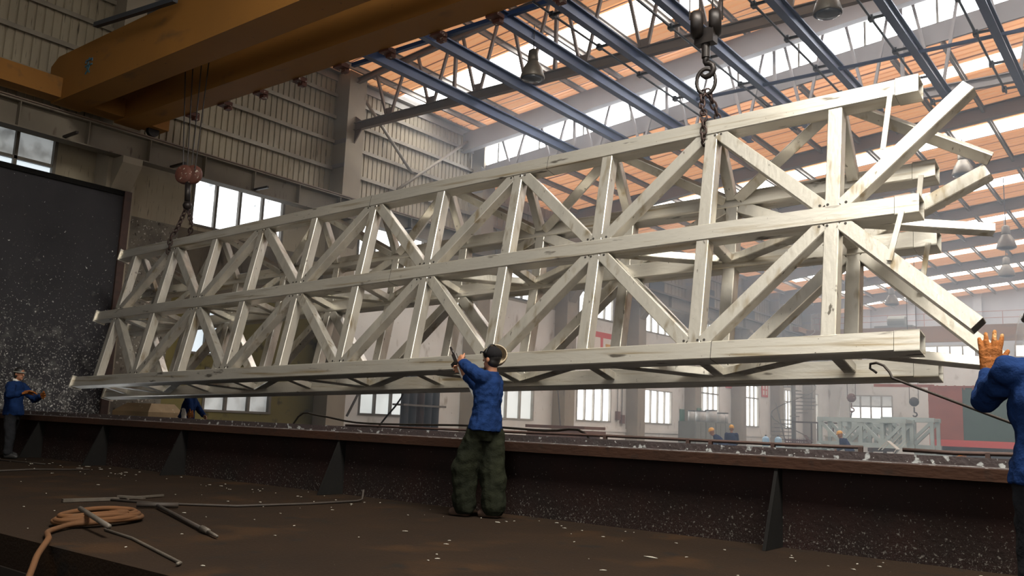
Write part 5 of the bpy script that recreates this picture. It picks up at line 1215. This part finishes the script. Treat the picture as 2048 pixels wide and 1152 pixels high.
# white chair on its side, strip bundle
t = thing('plastic_chair', 'white plastic chair tipped over in front of the lattice frames', 'chair', (-8.35, 33.0, 0.45))
def rot_pt(p, c=V((-8.35, 33.0, 0.75)), a=0.7):
    q = V(p); r_ = Matrix.Rotation(a, 3, 'Y') @ q; return c + r_
g = MB(); g.prism([rot_pt(p) for p in ((-0.22, -0.22, 0), (0.22, -0.22, 0), (0.22, 0.22, 0), (-0.22, 0.22, 0))], rot_pt((0, 0, 0.03)) - rot_pt((0, 0, 0))); obj('seat', g, M['white_cloth'], t)
for k in range(5):
    xx = -0.2 + 0.1 * k; g = MB(); g.beam(rot_pt((xx, 0.22, 0.0)), rot_pt((xx * 1.05, 0.30, 0.42)), 0.05, 0.015); obj('back_slat', g, M['white_cloth'], t)
for a in (-0.2, 0.2):
    for b_ in (-0.2, 0.2):
        g = MB(); g.beam(rot_pt((a, b_, 0)), rot_pt((a * 1.15, b_ * 1.15, -0.42)), 0.04, 0.03); obj('leg', g, M['white_cloth'], t)
t = thing('low_table', 'low steel table carrying the tipped white chair', 'table', (-8.3, 33.2, ZF))
g = MB(); g.box(-9.5, -7.3, 32.6, 33.8, 0.36, 0.42); obj('table_top', g, M['galv_old'], t)
for x in (-9.4, -7.5):
    for y in (32.7, 33.6):
        g = MB(); g.box(x, x + 0.08, y, y + 0.08, ZF, 0.36); obj('leg', g, M['pipe_rust'], t)
for k in range(4):
    g = MB(); g.box(-7.2 + 0.01 * k, -6.2 - 0.015 * k, 31.0, 31.9, 0.30 + 0.085 * k, 0.365 + 0.085 * k); tag(obj('steel_strip_bundle', g, M['galv_old']), '%s layer from the bottom of the pale steel strip stack left of the truck' % ORD[k], 'steel strips', 'strip stack')
g = MB()
for x in (-7.1, -6.4): g.box(x, x + 0.12, 31.0, 31.9, ZF, 0.298)
tag(obj('timber_bearer', g, M['pallet']), 'bearers under the pale steel strip stack', 'bearer')
# truck
t = thing('truck', 'truck body with red-brown side panels and a dark green tarpaulin, parked at the right', 'truck', (-5.5, 41, ZF))
X0, X1 = -8.66, -1.2
g = MB(); g.box(X0, -7.36, 40.0, 42.5, 1.05, 3.22)
for z in (1.6, 2.1, 2.65): g.box(X0 - 0.01, -7.36, 39.985, 40.0, z, z + 0.03)
obj('red_panel', g, M['truck_r'], t)
g = MB(); g.box(-7.36, X1, 40.02, 42.48, 1.05, 3.2); obj('tarpaulin', g, M['truck_g'], t)
g = MB(); g.box(X0, X1, 39.98, 40.03, 3.2, 3.28)
x = X0
while x < X1: g.box(x, x + 0.06, 39.96, 40.05, 3.12, 3.3); x += 0.34
obj('top_rail', g, M['truck_r'], t)
g = MB(); g.box(X0, X1, 39.99, 42.5, 0.78, 1.05); obj('chassis_rail', g, M['red'], t)
g = MB(); g.box(X0 + 0.3, X1, 40.4, 42.1, 0.35, 0.78); obj('chassis', g, M['dark'], t)
for x in (-7.9, -6.75, -3.0):
    for y in (40.2, 42.0):
        g = MB(); g.lathe((x, y, ZF + 0.52), [(0.2, -0.14), (0.5, -0.14), (0.53, -0.08), (0.53, 0.08), (0.5, 0.14), (0.2, 0.14)], 24, (0, 1, 0)); obj('wheel', g, M['rubber'], t, True)
g = MB(); g.beam((-10.9, 40.2, 3.3), (X0 + 0.2, 40.2, 3.28), 0.1, 0.12); obj('roof_bar', g, M['truck_r'], t)
# far crane
t = thing('bridge_crane', 'distant yellow bridge crane below the end wall', 'crane', (-6, 58, 7.0))
g = MB(); g.box(-20.2, 11.5, 58.0, 58.6, 7.05, 7.95); obj('girder', g, M['crane'], t)
g = MB(); g.box(-20.2, 11.5, 57.96, 58.0, 7.95, 8.0); g.box(-20.2, 11.5, 57.96, 58.0, 7.02, 7.06); obj('flange_edge', g, M['crane'], t)
g = MB(); g.box(-15.6, -13.3, 57.9, 58.7, 8.0, 8.12); g.lathe((-14.3, 58.3, 8.4), [(0.30, -0.55), (0.38, -0.5), (0.38, 0.5), (0.30, 0.55)], 16, (1, 0, 0)); obj('hoist', g, M['cab'], t)
g = MB()
for z in (8.55, 8.95): g.tube([(-20, 59.2, z), (11, 59.2, z)], 0.02, 5)
for k in range(14): g.tube([(-19.5 + 2.2 * k, 59.2, 7.95), (-19.5 + 2.2 * k, 59.2, 8.95)], 0.02, 5)
obj('railing', g, M['truck_r'], t)
g = MB(); g.box(-20.4, -20.0, 56.5, 60.5, 7.78, 8.1); obj('end_carriage', g, M['crane'], t)
# hooks hanging in the far hall
def far_hook(x, y, z, mat, label, zt):
    t = thing('hook_block', label, 'hook block', (x, y, z), 'hook blocks in the far hall')
    g = MB(); g.lathe((x, y, z + 0.2), [(0.06, -0.09), (0.21, -0.08), (0.23, 0), (0.21, 0.08), (0.06, 0.09)], 18, (0.6, -0.8, 0)); obj('sheave', g, M[mat], t, True)
    g = MB(); pts = [(x, y, z - 0.05), (x, y, z - 0.25)] + [(x + 0.02 + 0.10 * math.cos(math.radians(100 - 36 * k)), y, z - 0.40 + 0.10 * math.sin(math.radians(100 - 36 * k))) for k in range(8)]
    g.tube(pts, 0.035, 8); obj('hook', g, M[mat if mat != 'helmet_y' else 'hook_red'], t, True)
    for dx in (-0.2, 0.2):
        g = MB(); g.cyl((x + dx, y, z + 0.3), (x + dx, y, zt), 0.016, n=5); obj('wire_rope', g, M['rope'], t)
far_hook(-13.3, 45.0, 2.75, 'hook_red', 'small orange-brown hook block hanging before the end-wall window', zf(-13.3) - 0.03)
far_hook(-10.38, 45.0, 2.6, 'black', 'small black hook block hanging left of the truck', zf(-10.38) - 0.03)
rodthing('hanging_strap', 'slack strap hanging below the small orange-brown hook', 'strap', [(-13.28, 45.0, 2.32), (-13.36, 45.02, 1.9), (-13.5, 45.02, 1.3)], 0.03, 'cable')
# loose galvanised parts on the far floor
LB = ['pile of short galvanised brackets at the foot of the spiral stair', 'pile of galvanised brackets left of the bending worker', 'low heap of shiny galvanised offcuts beside the bending worker', 'flat rack of galvanised plates just beyond the rim']
rnd = random.Random(11)
for i, (x, y, z, w_, d_) in enumerate(((-13.0, 40.0, 0.3, 1.2, 0.8), (-11.6, 34.6, 0.25, 1.4, 0.9), (-10.9, 33.4, 0.3, 0.9, 0.7), (-13.2, 34.2, 0.0, 2.6, 1.0))):
    t = thing('offcut_pile', LB[i], 'metal parts', (x, y, ZF), 'piles of galvanised parts')
    g = MB(); g.box(x - w_ / 2, x + w_ / 2, y - d_ / 2, y + d_ / 2, ZF, z + 0.1); obj('pallet', g, M['cab'], t)
    for k in range(16):
        a = rnd.uniform(0, 6.28); px = x + rnd.uniform(-.42, .42) * w_; py = y + rnd.uniform(-.42, .42) * d_; L = rnd.uniform(0.15, 0.3); zz = z + 0.13 + 0.35 * rnd.random() * (1 - abs(px - x) / w_ * 2)
        g = MB(); g.beam((px - L * math.cos(a), py - L * math.sin(a), zz), (px + L * math.cos(a), py + L * math.sin(a), zz + rnd.uniform(-.08, .08)), 0.1, 0.03); obj('offcut', g, M['galv_old'], t)
# things by the near windows
t = thing('gas_cylinder_rack', 'dark rack of slim gas cylinders behind the pointing worker, seen through the lattice', 'gas cylinders', (-19.6, 20.6, ZF))
for k in range(5):
    g = MB(); y = 19.9 + 0.36 * k; g.lathe((-19.7, y, ZF), [(0.13, 0), (0.13, 2.9), (0.06, 3.1), (0.04, 3.2)], 12); obj('cylinder', g, M['dark'] if k != 2 else M['pipe_rust'], t, True)
g = MB(); g.box(-19.95, -19.45, 19.6, 21.6, 1.4, 1.46); g.box(-19.95, -19.45, 19.6, 21.6, ZF, ZF + 0.05); obj('frame', g, M['frame'], t)
t = thing('wall_switch_box', 'grey switch box on the column left of the pointing worker', 'switch box', (-20.3, 24.6, 0.9))
g = MB(); g.box(XC, XC + 0.22, 24.3, 24.85, 1.0, 1.9); obj('case', g, M['cab'], t); g = MB(); g.box(XC + 0.22, XC + 0.24, 24.36, 24.79, 1.06, 1.84); obj('door', g, M['cab'], t)
for k, (y, z) in enumerate(((35.25, 1.35), (35.65, 1.2))):
    t = thing('wall_switch_box', ('upper', 'lower')[k] + ' small rusty switch box right of the first bright window', 'switch box', (XW, y, z), 'small switch boxes')
    g = MB(); g.box(XW, XW + 0.15, y, y + 0.26, z, z + 0.4); obj('case', g, M['pallet'], t); g = MB(); g.cyl((XW + 0.05, y + 0.13, z + 0.4), (XW + 0.05, y + 0.13, 4.2), 0.02, n=6); obj('conduit', g, M['frame'], t)
rodthing('wall_pipe', 'slanting pipe in front of the yellow-beige wall left of the frosted window', 'pipe', [(-20.7, 18.4, 1.0), (-20.7, 19.5, 2.9)], 0.04, 'frame')
# ------------------------------------------------------------------ welding and zinc smoke hanging in the hall
hz = bpy.data.materials.new('hall_smoke'); hz.use_nodes = True
_n = hz.node_tree.nodes; _n.remove(_n['Principled BSDF'])
vs_ = _n.new('ShaderNodeVolumeScatter'); vs_.inputs['Color'].default_value = (0.80, 0.89, 1.0, 1); vs_.inputs['Density'].default_value = 0.0135; vs_.inputs['Anisotropy'].default_value = 0.35
hz.node_tree.links.new(vs_.outputs[0], _n['Material Output'].inputs['Volume'])
g = MB(); g.prism([(XW + 0.4, 13.0, ZF + 0.02), (XW + 0.4, YE - 0.6, ZF + 0.02), (XW + 0.4, YE - 0.6, 9.4), (XW + 0.4, 24.2, 9.7), (XW + 0.4, 24.2, 11.2), (XW + 0.4, 13.0, 11.2)], (11.8 - XW - 0.4, 0, 0))
hzo = obj('smoke_haze', g, hz); tag(hzo, 'thin bluish smoke hanging in the air of the bright far hall', 'smoke', None, 'stuff')
SC.cycles.volume_bounces = 0
